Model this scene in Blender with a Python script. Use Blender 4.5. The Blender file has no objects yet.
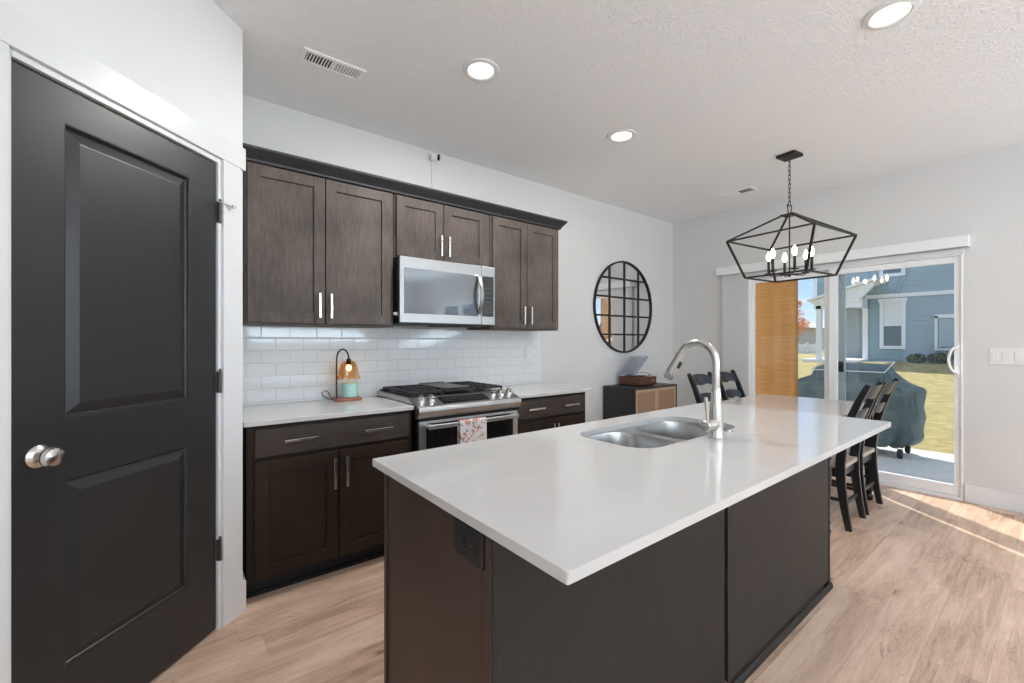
import bpy, bmesh, math, random
from mathutils import Vector, Matrix
R = math.radians
random.seed(7)
S = bpy.context.scene
COL = S.collection

# ------------------------------------------------------------------ camera, sky, sun, exposure
W, XR, H = 3.136, 5.125, 2.838           # kitchen wall y, sliding-door wall x, ceiling height
cam = bpy.data.cameras.new('camera'); cam.sensor_width = 36; cam.lens = 434.7 / 1024 * 36
cam.clip_start = 0.02; cam.clip_end = 600
co = bpy.data.objects.new('camera', cam); COL.objects.link(co)
co.location = (0, 0, 1.312); co.rotation_euler = (R(90), 0, R(51.8 - 90 + 0.0))
S.camera = co
S.view_settings.view_transform = 'Standard'; S.view_settings.look = 'None'
S.view_settings.gamma = 1; S.view_settings.use_curve_mapping = False
S.view_settings.exposure = -0.06
S.cycles.use_denoising = True
S.cycles.max_bounces = 10; S.cycles.diffuse_bounces = 6; S.cycles.transparent_max_bounces = 12
S.cycles.sample_clamp_indirect = 6
S.cycles.caustics_reflective = False; S.cycles.caustics_refractive = False

wd = bpy.data.worlds.new('sky'); S.world = wd; wd.use_nodes = True
nt = wd.node_tree; nt.nodes.clear()
def N(nt, t, **k):
    n = nt.nodes.new(t)
    for a, b in k.items():
        if a in n.inputs.keys(): n.inputs[a].default_value = b
        else: setattr(n, a, b)
    return n
def ramp(nt, stops, interp='LINEAR'):
    r = nt.nodes.new('ShaderNodeValToRGB'); r.color_ramp.interpolation = interp
    e = r.color_ramp.elements
    while len(e) < len(stops): e.new(0.5)
    for i, (p, c) in enumerate(stops):
        e[i].position = p; e[i].color = (*c, 1) if len(c) == 3 else c
    return r
tc = N(nt, 'ShaderNodeTexCoord'); sx = N(nt, 'ShaderNodeSeparateXYZ')
nt.links.new(tc.outputs['Generated'], sx.inputs[0])
g = ramp(nt, [(0.0, (.62, .72, .85)), (0.12, (.34, .53, .84)), (0.4, (.26, .38, .62)), (1, (.26, .34, .48))])
nt.links.new(sx.outputs['Z'], g.inputs[0])
mp = N(nt, 'ShaderNodeMapping'); mp.inputs['Scale'].default_value = (3, 3, 11)
nt.links.new(tc.outputs['Generated'], mp.inputs[0])
nz = N(nt, 'ShaderNodeTexNoise', Scale=2.2, Detail=7.0, Roughness=.6); nt.links.new(mp.outputs[0], nz.inputs['Vector'])
cr = ramp(nt, [(0.48, (0, 0, 0)), (0.66, (1, 1, 1))]); nt.links.new(nz.outputs['Fac'], cr.inputs[0])
mx = N(nt, 'ShaderNodeMix', data_type='RGBA'); nt.links.new(cr.outputs[0], mx.inputs[0])
nt.links.new(g.outputs[0], mx.inputs[6]); mx.inputs[7].default_value = (.85, .88, .92, 1)
bg = N(nt, 'ShaderNodeBackground', Strength=1.55); nt.links.new(mx.outputs[2], bg.inputs[0])
wo = N(nt, 'ShaderNodeOutputWorld'); nt.links.new(bg.outputs[0], wo.inputs[0])

SUN_AZ, SUN_EL = R(52), R(38)            # towards the sun
sd = Vector((math.cos(SUN_AZ) * math.cos(SUN_EL), math.sin(SUN_AZ) * math.cos(SUN_EL), math.sin(SUN_EL)))
sl = bpy.data.lights.new('sun', 'SUN'); sl.energy = 7.5; sl.angle = R(0.5); sl.color = (1, .93, .83)
so = bpy.data.objects.new('sun', sl); COL.objects.link(so)
so.rotation_euler = (-sd).to_track_quat('-Z', 'Y').to_euler()

def area(name, loc, direction, sx_, sy_, power, color=(1, 1, 1)):
    l = bpy.data.lights.new(name, 'AREA'); l.shape = 'RECTANGLE'; l.size = sx_; l.size_y = sy_
    l.energy = power; l.color = color
    o = bpy.data.objects.new(name, l); COL.objects.link(o); o.location = loc
    o.rotation_euler = Vector(direction).to_track_quat('-Z', 'Y').to_euler(); return o
# lamps standing in for window daylight, added and aimed up to brighten the ceiling
area('window_fill', (5.04, -3.1, 1.45), (-1, 0, 3.0), 1.7, 1.5, 98, (.715, .867, 1))
area('window_fill', (2.6, -4.88, 1.5), (0, 1, 4.0), 2.5, 1.5, 182, (.715, .867, 1))
area('window_fill', (-.4, -4.88, 1.5), (0, 1, 4.0), 1.9, 1.5, 138, (.715, .867, 1))
area('window_fill', (-2.36, -3.0, 1.5), (1, 0, 4.0), 1.9, 1.5, 138, (.715, .867, 1))

# ------------------------------------------------------------------ mesh helpers
class MB:
    """collects shapes into one mesh"""
    def __init__(s): s.b = bmesh.new()
    def box(s, x0, x1, y0, y1, z0, z1, M=None):
        v = [s.b.verts.new((x, y, z)) for x in (x0, x1) for y in (y0, y1) for z in (z0, z1)]
        if M: 
            for q in v: q.co = M @ q.co
        for f in ((0, 1, 3, 2), (4, 6, 7, 5), (0, 4, 5, 1), (2, 3, 7, 6), (0, 2, 6, 4), (1, 5, 7, 3)):
            s.b.faces.new([v[i] for i in f])
        return s
    def prism(s, pts, axis, a0, a1, M=None):
        """closed 2D outline extruded along axis: 'x' uses (y,z), 'y' uses (x,z), 'z' uses (x,y)"""
        def mk(p, a):
            c = {'x': (a, p[0], p[1]), 'y': (p[0], a, p[1]), 'z': (p[0], p[1], a)}[axis]
            return s.b.verts.new(M @ Vector(c) if M else c)
        A = [mk(p, a0) for p in pts]; B = [mk(p, a1) for p in pts]; n = len(pts)
        for i in range(n): s.b.faces.new((A[i], A[(i + 1) % n], B[(i + 1) % n], B[i]))
        s.b.faces.new(A[::-1]); s.b.faces.new(B); return s
    def loft(s, rings, cap0=True, cap1=True, closed=True):
        vs = [[s.b.verts.new(p) for p in r] for r in rings]
        n = len(rings[0])
        for a, b in zip(vs, vs[1:]):
            for i in range(n if closed else n - 1):
                s.b.faces.new((a[i], a[(i + 1) % n], b[(i + 1) % n], b[i]))
        if cap0: s.b.faces.new(vs[0][::-1])
        if cap1: s.b.faces.new(vs[-1])
        return s
    def lathe(s, prof, c=(0, 0, 0), n=24, axis='z', M=None, cap=True):
        """prof: (radius, height) pairs about an axis through c"""
        rings = []
        for r, h in prof:
            ring = []
            for i in range(n):
                a = 2 * math.pi * i / n; u, v = r * math.cos(a), r * math.sin(a)
                p = {'z': (u, v, h), 'x': (h, u, v), 'y': (v, h, u)}[axis]
                p = Vector(p)
                if M: p = M @ p
                ring.append(p + Vector(c))
            rings.append(ring)
        return s.loft(rings, cap, cap)
    def tube(s, pts, r, n=8, cap=True, rs=None, closed=False, flat=None):
        P = [Vector(p) for p in pts]; m = len(P)
        rings = []; up = None
        for i, p in enumerate(P):
            if closed: t = (P[(i + 1) % m] - P[i - 1])
            else: t = (P[min(i + 1, m - 1)] - P[max(i - 1, 0)])
            t.normalize()
            if up is None:
                up = Vector((0, 0, 1)) if abs(t.z) < .9 else Vector((1, 0, 0))
            u = (up - t * up.dot(t))
            if u.length < 1e-4: u = t.orthogonal()
            u.normalize(); w = t.cross(u); up = u
            rr = rs[i] if rs else r
            fl = flat or 1
            rings.append([p + u * (rr * math.cos(2 * math.pi * k / n + math.pi / n)) + w * (rr * fl * math.sin(2 * math.pi * k / n + math.pi / n)) for k in range(n)])
        if closed:
            rings.append(rings[0])
            vs = [[s.b.verts.new(p) for p in r_] for r_ in rings[:-1]]; vs.append(vs[0])
            for a, b in zip(vs, vs[1:]):
                for i in range(n): s.b.faces.new((a[i], a[(i + 1) % n], b[(i + 1) % n], b[i]))
            return s
        return s.loft(rings, cap, cap)
    def ball(s, c, r, sub=2, sc=(1, 1, 1)):
        M = Matrix.Translation(c) @ Matrix.Diagonal((*[r * q for q in sc], 1))
        bmesh.ops.create_icosphere(s.b, subdivisions=sub, radius=1, matrix=M); return s
    def quad(s, *p):
        s.b.faces.new([s.b.verts.new(q) for q in p]); return s

def root_matrix(p):
    while p.parent: p = p.parent
    return Matrix.Translation(p.location) @ Matrix.Rotation(p.rotation_euler.z, 4, 'Z')
def obj(name, mb, mat, parent=None, bevel=0, smooth=False, seg=2, local=False, label=None):
    """link the collected shapes as one mesh; world coordinates unless local"""
    me = bpy.data.meshes.new(name)
    if parent is not None and not local:
        mb.b.transform(root_matrix(parent).inverted())
    bmesh.ops.recalc_face_normals(mb.b, faces=mb.b.faces)
    mb.b.to_mesh(me); mb.b.free()
    me.materials.append(M[mat] if isinstance(mat, str) else mat)
    o = bpy.data.objects.new(name, me); COL.objects.link(o)
    if parent is not None: o.parent = parent
    if smooth:
        for p in me.polygons: p.use_smooth = True
        if smooth == 'auto':
            md0 = None
            me.set_sharp_from_angle(angle=R(35))
    if bevel:
        md = o.modifiers.new('bevel', 'BEVEL'); md.width = bevel; md.segments = seg; md.limit_method = 'ANGLE'; md.angle_limit = R(40)
        md.harden_normals = False
    if label: o['label'] = label
    return o
def tag(o, label, cat, group=None, kind=None):
    o['label'] = label; o['category'] = cat
    if group: o['group'] = group
    if kind: o['kind'] = kind
    return o
def thing(name, label, cat, loc=(0, 0, 0), rz=0, group=None):
    o = bpy.data.objects.new(name, None); COL.objects.link(o); o.empty_display_size = .1
    o.location = loc; o.rotation_euler = (0, 0, rz); return tag(o, label, cat, group)
def struct(name, mb, mat, bevel=0, label=None, cat=None, parent=None, smooth=False):
    o = obj(name, mb, mat, parent, bevel, smooth)
    if parent is None:
        o['kind'] = 'structure'
        if label: o['label'] = label
        if cat: o['category'] = cat
    return o
def dup(root, loc, rz=None, label=None, group=None):
    r = root.copy(); COL.objects.link(r); r.location = loc
    if rz is not None: r.rotation_euler = (0, 0, rz)
    if label: r['label'] = label
    if group: r['group'] = group
    for ch in list(root.children):
        c = ch.copy(); COL.objects.link(c); c.parent = r
        for g_ in list(ch.children):
            d = g_.copy(); COL.objects.link(d); d.parent = c
    return r
def rrect(x0, x1, y0, y1, r, n=6):
    out = []
    for cx, cy, a0 in ((x1 - r, y1 - r, 0), (x0 + r, y1 - r, 90), (x0 + r, y0 + r, 180), (x1 - r, y0 + r, 270)):
        for k in range(n + 1):
            a = R(a0 + 90 * k / n); out.append((cx + r * math.cos(a), cy + r * math.sin(a)))
    return out

# ------------------------------------------------------------------ materials
M = {}
def mat(name, col, rough=.5, metal=0, spec=.5, coat=0, coat_rough=.1, emit=None, es=0, alpha=None):
    m = bpy.data.materials.new(name); m.use_nodes = True
    p = m.node_tree.nodes['Principled BSDF']
    p.inputs['Base Color'].default_value = (*col, 1); p.inputs['Roughness'].default_value = rough
    p.inputs['Metallic'].default_value = metal; p.inputs['Specular IOR Level'].default_value = spec
    p.inputs['Coat Weight'].default_value = coat; p.inputs['Coat Roughness'].default_value = coat_rough
    if emit: p.inputs['Emission Color'].default_value = (*emit, 1); p.inputs['Emission Strength'].default_value = es
    M[name] = m; return m
def P_(m): return m.node_tree.nodes['Principled BSDF']
def add_noise(m, scale, stops, vec_scale=(1, 1, 1), detail=4, rough=.55, bump=0, bdist=.002, coords='Object', dist=0):
    nt = m.node_tree; t = N(nt, 'ShaderNodeTexCoord'); mp = N(nt, 'ShaderNodeMapping'); mp.inputs['Scale'].default_value = vec_scale
    nt.links.new(t.outputs[coords], mp.inputs[0])
    n = N(nt, 'ShaderNodeTexNoise', Scale=scale, Detail=detail, Roughness=rough, Distortion=dist); nt.links.new(mp.outputs[0], n.inputs['Vector'])
    if stops:
        r = ramp(nt, stops); nt.links.new(n.outputs['Fac'], r.inputs[0]); nt.links.new(r.outputs[0], P_(m).inputs['Base Color'])
    if bump:
        b = N(nt, 'ShaderNodeBump', Strength=bump, Distance=bdist); nt.links.new(n.outputs['Fac'], b.inputs['Height']); nt.links.new(b.outputs[0], P_(m).inputs['Normal'])
    return n
add_noise(mat('wall_paint', (.695, .687, .673), .6, spec=.3), 60, None, bump=.25, bdist=.002)
add_noise(mat('pantry_paint', (.79, .80, .805), .55, spec=.3), 60, None, bump=.25, bdist=.002)
mat('trim_white', (.76, .775, .79), .32, spec=.4)
mat('vinyl_white', (.88, .89, .90), .3)
# knock-down textured ceiling
m = mat('ceiling_paint', (.91, .915, .92), .8, spec=.2); nt = m.node_tree
t = N(nt, 'ShaderNodeTexCoord'); n1 = N(nt, 'ShaderNodeTexNoise', Scale=34.0, Detail=3.0, Roughness=.5, Distortion=1.2)
nt.links.new(t.outputs['Object'], n1.inputs['Vector']); r1 = ramp(nt, [(.46, (0, 0, 0)), (.56, (1, 1, 1))]); nt.links.new(n1.outputs['Fac'], r1.inputs[0])
b = N(nt, 'ShaderNodeBump', Strength=.5, Distance=.0045); nt.links.new(r1.outputs[0], b.inputs['Height']); nt.links.new(b.outputs[0], P_(m).inputs['Normal'])

def stain(name, dark, light, horiz=False, rough=.48):
    m = mat(name, dark, rough, spec=.2); nt = m.node_tree
    n = add_noise(m, 9, None, vec_scale=(1.2, 9, 9) if horiz else (9, 9, 1.2), detail=8, rough=.65, dist=.4)
    n2 = add_noise(m, 2.3, None, vec_scale=(1, 1, 1) , detail=3)
    mm = N(nt, 'ShaderNodeMath', operation='MULTIPLY_ADD'); mm.inputs[1].default_value = .6; nt.links.new(n2.outputs['Fac'], mm.inputs[0])
    m3 = N(nt, 'ShaderNodeMath', operation='MULTIPLY'); m3.inputs[1].default_value = .5; nt.links.new(n.outputs['Fac'], m3.inputs[0]); nt.links.new(m3.outputs[0], mm.inputs[2])
    r = ramp(nt, [(.35, dark), (.75, light)]); nt.links.new(mm.outputs[0], r.inputs[0]); nt.links.new(r.outputs[0], P_(m).inputs['Base Color'])
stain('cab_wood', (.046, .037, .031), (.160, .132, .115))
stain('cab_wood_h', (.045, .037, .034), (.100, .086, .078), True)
stain('cab_wood_shaded', (.015, .009, .0055), (.036, .022, .014))  # same stain as the uppers, the weaker light down here put into the colour
stain('cab_wood_shaded_h', (.028, .021, .018), (.075, .058, .050), True)
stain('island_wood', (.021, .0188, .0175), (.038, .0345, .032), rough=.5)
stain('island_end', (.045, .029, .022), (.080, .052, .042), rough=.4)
mat('crown_dark', (.022, .022, .023), .45)
mat('gap_black', (.006, .006, .006), .7)
add_noise(mat('door_black', (.018, .018, .019), .36, spec=.6), 3, [(.3, (.017, .0175, .019)), (.7, (.024, .0245, .026))], detail=6)
m = mat('quartz', (.76, .745, .73), .10, spec=.5); add_noise(m, 5, [(.35, (.585, .572, .562)), (.7, (.615, .602, .590))], detail=6)
def brushed(name, col, rough, vs, amt=.12):
    m = mat(name, col, rough, 1.0); nt = m.node_tree
    n = add_noise(m, 30, None, vec_scale=vs, detail=3)
    mr = N(nt, 'ShaderNodeMapRange'); mr.inputs['To Min'].default_value = rough - amt / 2; mr.inputs['To Max'].default_value = rough + amt / 2
    nt.links.new(n.outputs['Fac'], mr.inputs[0]); nt.links.new(mr.outputs[0], P_(m).inputs['Roughness']); return m
brushed('steel', (.60, .60, .60), .34, (.3, 12, 12), .06); brushed('steel_satin', (.38, .375, .37), .34, (.3, 12, 12), .06); brushed('nickel', (.62, .60, .57), .24, (12, 12, .5)); brushed('sink_steel', (.46, .455, .45), .28, (1, 1, 14), .03)
mat('hinge_bronze', (.10, .095, .09), .35, .8)
mat('griddle_grey', (.16, .15, .14), .5, .3)
mat('chrome', (.82, .81, .80), .08, 1.0)
mat('glass_black', (.012, .013, .014), .04, spec=.6)
mat('oven_glass', (.010, .010, .011), .07, spec=.6)
m = mat('micro_glass', (.13, .135, .14), .05, spec=1.0); P_(m).inputs['Metallic'].default_value = .55
mat('enamel_black', (.015, .015, .015), .25)
mat('iron_black', (.014, .014, .014), .55)
mat('metal_black', (.020, .017, .015), .42, .4)
mat('plastic_black', (.012, .012, .012), .35)
mat('vent_white', (.93, .93, .93), .4)
mat('plastic_white', (.80, .80, .79), .35)
mat('legend_dim', (.10, .10, .10), .5)
mat('grey_print', (.35, .35, .35), .5)
mat('mirror_glass', (.86, .87, .87), .01, 1.0)
mat('chair_black', (.013, .014, .016), .28, spec=.55)
add_noise(mat('seat_wood', (.52, .42, .33), .35), 6, [(.3, (.46, .37, .30)), (.7, (.60, .51, .42))], vec_scale=(1, 6, 6), detail=6)
add_noise(mat('table_wood', (.60, .54, .49), .14), 5, [(.3, (.56, .50, .455)), (.7, (.66, .60, .55))], vec_scale=(1, 8, 1), detail=6)
add_noise(mat('walnut', (.08, .025, .015), .3), 7, [(.3, (.055, .016, .010)), (.7, (.13, .042, .022))], vec_scale=(1, 9, 9), detail=6)
add_noise(mat('cherry', (.24, .08, .04), .35), 7, [(.3, (.20, .065, .035)), (.7, (.32, .12, .06))], vec_scale=(1, 9, 9), detail=6)
mat('rattan_frame', (.58, .41, .27), .45)
mat('console_black', (.016, .017, .018), .42)
mat('record_black', (.01, .01, .01), .2)
mat('candle_wax', (.38, .62, .58), .5)
mat('wax_cream', (.85, .80, .60), .5)
mat('bulb', (1, .9, .75), .3, emit=(1, .80, .55), es=16)
mat('downlight_lens', (1, 1, 1), .3, emit=(1, .98, .93), es=4)
mat('lamp_glow', (1, .8, .5), .3, emit=(1, .78, .48), es=7)
mat('rubber', (.03, .03, .03), .8)

# clear pane: transparent with a mirror-like Fresnel reflection
def pane(name, tint, ior=1.5, rough=.0):
    m = bpy.data.materials.new(name); m.use_nodes = True; nt = m.node_tree; nt.nodes.clear()
    tr = N(nt, 'ShaderNodeBsdfTransparent'); tr.inputs[0].default_value = (*tint, 1)
    gl = N(nt, 'ShaderNodeBsdfGlossy', Roughness=rough); gl.inputs[0].default_value = (1, 1, 1, 1)
    lw = N(nt, 'ShaderNodeLayerWeight', Blend=.5); pq = N(nt, 'ShaderNodeMath', operation='POWER'); pq.inputs[1].default_value = 5; nt.links.new(lw.outputs['Facing'], pq.inputs[0])
    f0 = ((ior - 1) / (ior + 1)) ** 2; fr = N(nt, 'ShaderNodeMath', operation='MULTIPLY_ADD'); fr.inputs[1].default_value = 1 - f0; fr.inputs[2].default_value = f0; nt.links.new(pq.outputs[0], fr.inputs[0]); mx = N(nt, 'ShaderNodeMixShader'); o = N(nt, 'ShaderNodeOutputMaterial')
    nt.links.new(fr.outputs[0], mx.inputs[0]); nt.links.new(tr.outputs[0], mx.inputs[1]); nt.links.new(gl.outputs[0], mx.inputs[2]); nt.links.new(mx.outputs[0], o.inputs[0])
    M[name] = m
pane('window_glass', (.965, .985, .99), 1.45)
pane('amber_glass', (.98, .82, .60), 1.9, .05)
pane('lid_acrylic', (.86, .88, .92), 1.5, .08)
_nt = M['lid_acrylic'].node_tree; _d = N(_nt, 'ShaderNodeBsdfDiffuse'); _d.inputs[0].default_value = (.6, .63, .68, 1); _m = N(_nt, 'ShaderNodeMixShader', Fac=.30); _o = [q for q in _nt.nodes if q.type == 'OUTPUT_MATERIAL'][0]; _l = _o.inputs[0].links[0].from_socket
_nt.links.new(_l, _m.inputs[1]); _nt.links.new(_d.outputs[0], _m.inputs[2]); _nt.links.new(_m.outputs[0], _o.inputs[0])
# candle jar of pale glass
# floor: long oak-look planks along X
def floor_material():
    m = mat('oak_planks', (.5, .4, .3), .42, spec=.4); nt = m.node_tree; L = nt.links
    t = N(nt, 'ShaderNodeTexCoord'); s = N(nt, 'ShaderNodeSeparateXYZ'); L.new(t.outputs['Object'], s.inputs[0])
    def mth(op, a, b=None, c=None):
        n = N(nt, 'ShaderNodeMath', operation=op)
        for i, v in enumerate((a, b, c)):
            if v is None: continue
            if isinstance(v, (int, float)): n.inputs[i].default_value = v
            else: L.new(v, n.inputs[i])
        return n.outputs[0]
    yy = mth('DIVIDE', s.outputs['Y'], .185); row = mth('FLOOR', yy); fy = mth('FRACT', yy)
    wn = N(nt, 'ShaderNodeTexWhiteNoise', noise_dimensions='1D'); L.new(row, wn.inputs['W'])
    xx = mth('ADD', mth('DIVIDE', s.outputs['X'], 1.28), mth('MULTIPLY', wn.outputs['Value'], 7.3)); colm = mth('FLOOR', xx); fx = mth('FRACT', xx)
    cb = N(nt, 'ShaderNodeCombineXYZ'); L.new(row, cb.inputs[0]); L.new(colm, cb.inputs[1])
    pn = N(nt, 'ShaderNodeTexWhiteNoise', noise_dimensions='3D'); L.new(cb.outputs[0], pn.inputs['Vector'])
    # per-plank shifted coordinates
    off = mth('MULTIPLY', pn.outputs['Value'], 37.0)
    cv = N(nt, 'ShaderNodeCombineXYZ'); L.new(mth('ADD', s.outputs['X'], off), cv.inputs[0]); L.new(mth('ADD', mth('MULTIPLY', s.outputs['Y'], 1.0), off), cv.inputs[1]); L.new(off, cv.inputs[2])
    def nz(scale, vs, det, dist=0, rough=.6):
        mp = N(nt, 'ShaderNodeMapping'); mp.inputs['Scale'].default_value = vs; L.new(cv.outputs[0], mp.inputs[0])
        n = N(nt, 'ShaderNodeTexNoise', Scale=scale, Detail=det, Distortion=dist, Roughness=rough); L.new(mp.outputs[0], n.inputs['Vector']); return n.outputs['Fac']
    broad = nz(1.3, (1, 5, 1), 5, .5, .62); fine = nz(14, (1, 16, 1), 8, .3, .7); cath = nz(2.6, (.7, 8, 1), 8, 1.6, .68)
    v = mth('ADD', mth('MULTIPLY', broad, .40), mth('ADD', mth('MULTIPLY', fine, .26), mth('MULTIPLY', cath, .34)))
    v = mth('ADD', v, mth('MULTIPLY', mth('SUBTRACT', pn.outputs['Value'], .5), .11))
    r = ramp(nt, [(.36, (.34, .21, .138)), (.44, (.56, .378, .268)), (.51, (.69, .482, .352)), (.62, (.83, .62, .48))]); L.new(v, r.inputs[0])
    # knots: small, ragged, drawn out along the grain
    mpk = N(nt, 'ShaderNodeMapping'); mpk.inputs['Scale'].default_value = (1.5, 3.4, 1); L.new(cv.outputs[0], mpk.inputs[0])
    vo = N(nt, 'ShaderNodeTexVoronoi', Scale=1.5); vo.inputs['Randomness'].default_value = 1; L.new(mpk.outputs[0], vo.inputs['Vector'])
    dn = nz(16, (1, 2.5, 1), 6, .8, .7); kd = mth('ADD', vo.outputs['Distance'], mth('MULTIPLY', mth('SUBTRACT', dn, .5), .42))
    kr = ramp(nt, [(.0, (.85, .85, .85)), (.045, (.55, .55, .55)), (.11, (.16, .16, .16)), (.2, (0, 0, 0))]); L.new(kd, kr.inputs[0])
    # dark checks running with the grain
    ck = nz(1.7, (.9, 9, 1), 6, 1.4, .6); ckd = mth('ABSOLUTE', mth('SUBTRACT', ck, .5)); ckm = nz(1.1, (1, 2.4, 1), 3)
    cka = mth('MULTIPLY', mth('LESS_THAN', ckd, .008), mth('GREATER_THAN', ckm, .59))
    kk = mth('MAXIMUM', kr.outputs[0], mth('MULTIPLY', cka, .38))
    mk = N(nt, 'ShaderNodeMix', data_type='RGBA'); L.new(kk, mk.inputs[0]); L.new(r.outputs[0], mk.inputs[6]); mk.inputs[7].default_value = (.17, .105, .07, 1)
    # joints
    def edge(f, w): return mth('LESS_THAN', mth('MINIMUM', f, mth('SUBTRACT', 1.0, f)), w)
    jt = mth('MAXIMUM', edge(fy, .005), edge(fx, .0008))
    mj = N(nt, 'ShaderNodeMix', data_type='RGBA'); L.new(mth('MULTIPLY', jt, .28), mj.inputs[0]); L.new(mk.outputs[2], mj.inputs[6]); mj.inputs[7].default_value = (.16, .10, .07, 1)
    L.new(mj.outputs[2], P_(m).inputs['Base Color'])
    b = N(nt, 'ShaderNodeBump', Strength=.12, Distance=.002); L.new(v, b.inputs['Height']); L.new(b.outputs[0], P_(m).inputs['Normal'])
floor_material()
# subway tile
def tile_material():
    m = mat('subway_tile', (.8, .8, .8), .08, spec=.5); nt = m.node_tree; L = nt.links
    t = N(nt, 'ShaderNodeTexCoord'); s = N(nt, 'ShaderNodeSeparateXYZ'); L.new(t.outputs['Object'], s.inputs[0])
    def mth(op, a, b=None):
        n = N(nt, 'ShaderNodeMath', operation=op)
        for i, v in enumerate((a, b)):
            if v is None: continue
            if isinstance(v, (int, float)): n.inputs[i].default_value = v
            else: L.new(v, n.inputs[i])
        return n.outputs[0]
    TW, TH = .1655, .0812
    zz = mth('DIVIDE', mth('SUBTRACT', s.outputs['Z'], .929), TH); row = mth('FLOOR', zz); fz = mth('FRACT', zz)
    xx = mth('ADD', mth('DIVIDE', mth('SUBTRACT', s.outputs['X'], .533), TW), mth('MULTIPLY', mth('FRACT', mth('MULTIPLY', row, .5)), 1.0)); cl = mth('FLOOR', xx); fx = mth('FRACT', xx)
    ex = mth('MULTIPLY', mth('MINIMUM', fx, mth('SUBTRACT', 1.0, fx)), TW); ez = mth('MULTIPLY', mth('MINIMUM', fz, mth('SUBTRACT', 1.0, fz)), TH)
    e = mth('MINIMUM', ex, ez)
    g = ramp(nt, [(.0, (0, 0, 0)), (.0014 / .01, (0, 0, 0)), (.0020 / .01, (1, 1, 1))]); L.new(mth('DIVIDE', e, .01), g.inputs[0])
    mc = N(nt, 'ShaderNodeMix', data_type='RGBA'); L.new(g.outputs[0], mc.inputs[0]); mc.inputs[6].default_value = (.58, .58, .57, 1); mc.inputs[7].default_value = (.81, .815, .82, 1)
    L.new(mc.outputs[2], P_(m).inputs['Base Color'])
    mr = N(nt, 'ShaderNodeMapRange'); mr.inputs['To Min'].default_value = .6; mr.inputs['To Max'].default_value = .07; L.new(g.outputs[0], mr.inputs[0]); L.new(mr.outputs[0], P_(m).inputs['Roughness'])
    hb = ramp(nt, [(0, (0, 0, 0)), (.15, (0, 0, 0)), (.6, (1, 1, 1))], 'EASE'); L.new(mth('DIVIDE', e, .01), hb.inputs[0])
    cb = N(nt, 'ShaderNodeCombineXYZ'); L.new(row, cb.inputs[0]); L.new(cl, cb.inputs[1])
    nzw = N(nt, 'ShaderNodeTexNoise', Scale=14.0, Detail=1.0); L.new(t.outputs['Object'], nzw.inputs['Vector'])
    hh = mth('ADD', hb.outputs[0], mth('MULTIPLY', nzw.outputs['Fac'], .35))
    b = N(nt, 'ShaderNodeBump', Strength=.55, Distance=.0015); L.new(hh, b.inputs['Height']); L.new(b.outputs[0], P_(m).inputs['Normal'])
tile_material()
# woven sun shade hanging outside: lets some light through
m = bpy.data.materials.new('woven_shade'); m.use_nodes = True; M['woven_shade'] = m; nt = m.node_tree
t = N(nt, 'ShaderNodeTexCoord'); mp = N(nt, 'ShaderNodeMapping'); mp.inputs['Scale'].default_value = (1, 1.5, 60); nt.links.new(t.outputs['Object'], mp.inputs[0])
n = N(nt, 'ShaderNodeTexNoise', Scale=3.0, Detail=5.0); nt.links.new(mp.outputs[0], n.inputs['Vector'])
r = ramp(nt, [(.3, (.58, .37, .17)), (.7, (.80, .56, .30))]); nt.links.new(n.outputs['Fac'], r.inputs[0]); nt.links.new(r.outputs[0], P_(m).inputs['Base Color']); P_(m).inputs['Roughness'].default_value = .8
tl = N(nt, 'ShaderNodeBsdfTranslucent'); nt.links.new(r.outputs[0], tl.inputs[0]); ms = N(nt, 'ShaderNodeMixShader', Fac=.55)
nt.links.new(P_(m).outputs[0], ms.inputs[1]); nt.links.new(tl.outputs[0], ms.inputs[2]); nt.links.new(ms.outputs[0], nt.nodes['Material Output'].inputs[0])
# rattan cane
m = mat('cane', (.36, .22, .12), .6); nt = m.node_tree; t = N(nt, 'ShaderNodeTexCoord'); wv = N(nt, 'ShaderNodeTexChecker', Scale=90.0); nt.links.new(t.outputs['Object'], wv.inputs['Vector'])
wv.inputs[1].default_value = (.50, .33, .20, 1); wv.inputs[2].default_value = (.32, .20, .115, 1); nt.links.new(wv.outputs[0], P_(m).inputs['Base Color'])
# floral towel
m = mat('floral_cloth', (.7, .66, .65), .85); nt = m.node_tree; t = N(nt, 'ShaderNodeTexCoord')
n1 = N(nt, 'ShaderNodeTexNoise', Scale=17.0, Detail=3.0, Distortion=1.5); n2 = N(nt, 'ShaderNodeTexNoise', Scale=26.0, Detail=2.0, Distortion=2.5)
mp = N(nt, 'ShaderNodeMapping'); mp.inputs['Location'].default_value = (3, 1, 2)
nt.links.new(t.outputs['Object'], n1.inputs['Vector']); nt.links.new(t.outputs['Object'], mp.inputs[0]); nt.links.new(mp.outputs[0], n2.inputs['Vector'])
r1 = ramp(nt, [(.56, (.72, .67, .66)), (.60, (.62, .20, .14)), (.70, (.80, .42, .30))]); r2 = ramp(nt, [(.60, (0, 0, 0)), (.63, (1, 1, 1))])
nt.links.new(n1.outputs['Fac'], r1.inputs[0]); nt.links.new(n2.outputs['Fac'], r2.inputs[0])
mm = N(nt, 'ShaderNodeMix', data_type='RGBA'); nt.links.new(r2.outputs[0], mm.inputs[0]); nt.links.new(r1.outputs[0], mm.inputs[6]); mm.inputs[7].default_value = (.13, .13, .17, 1); nt.links.new(mm.outputs[2], P_(m).inputs['Base Color'])
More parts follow.
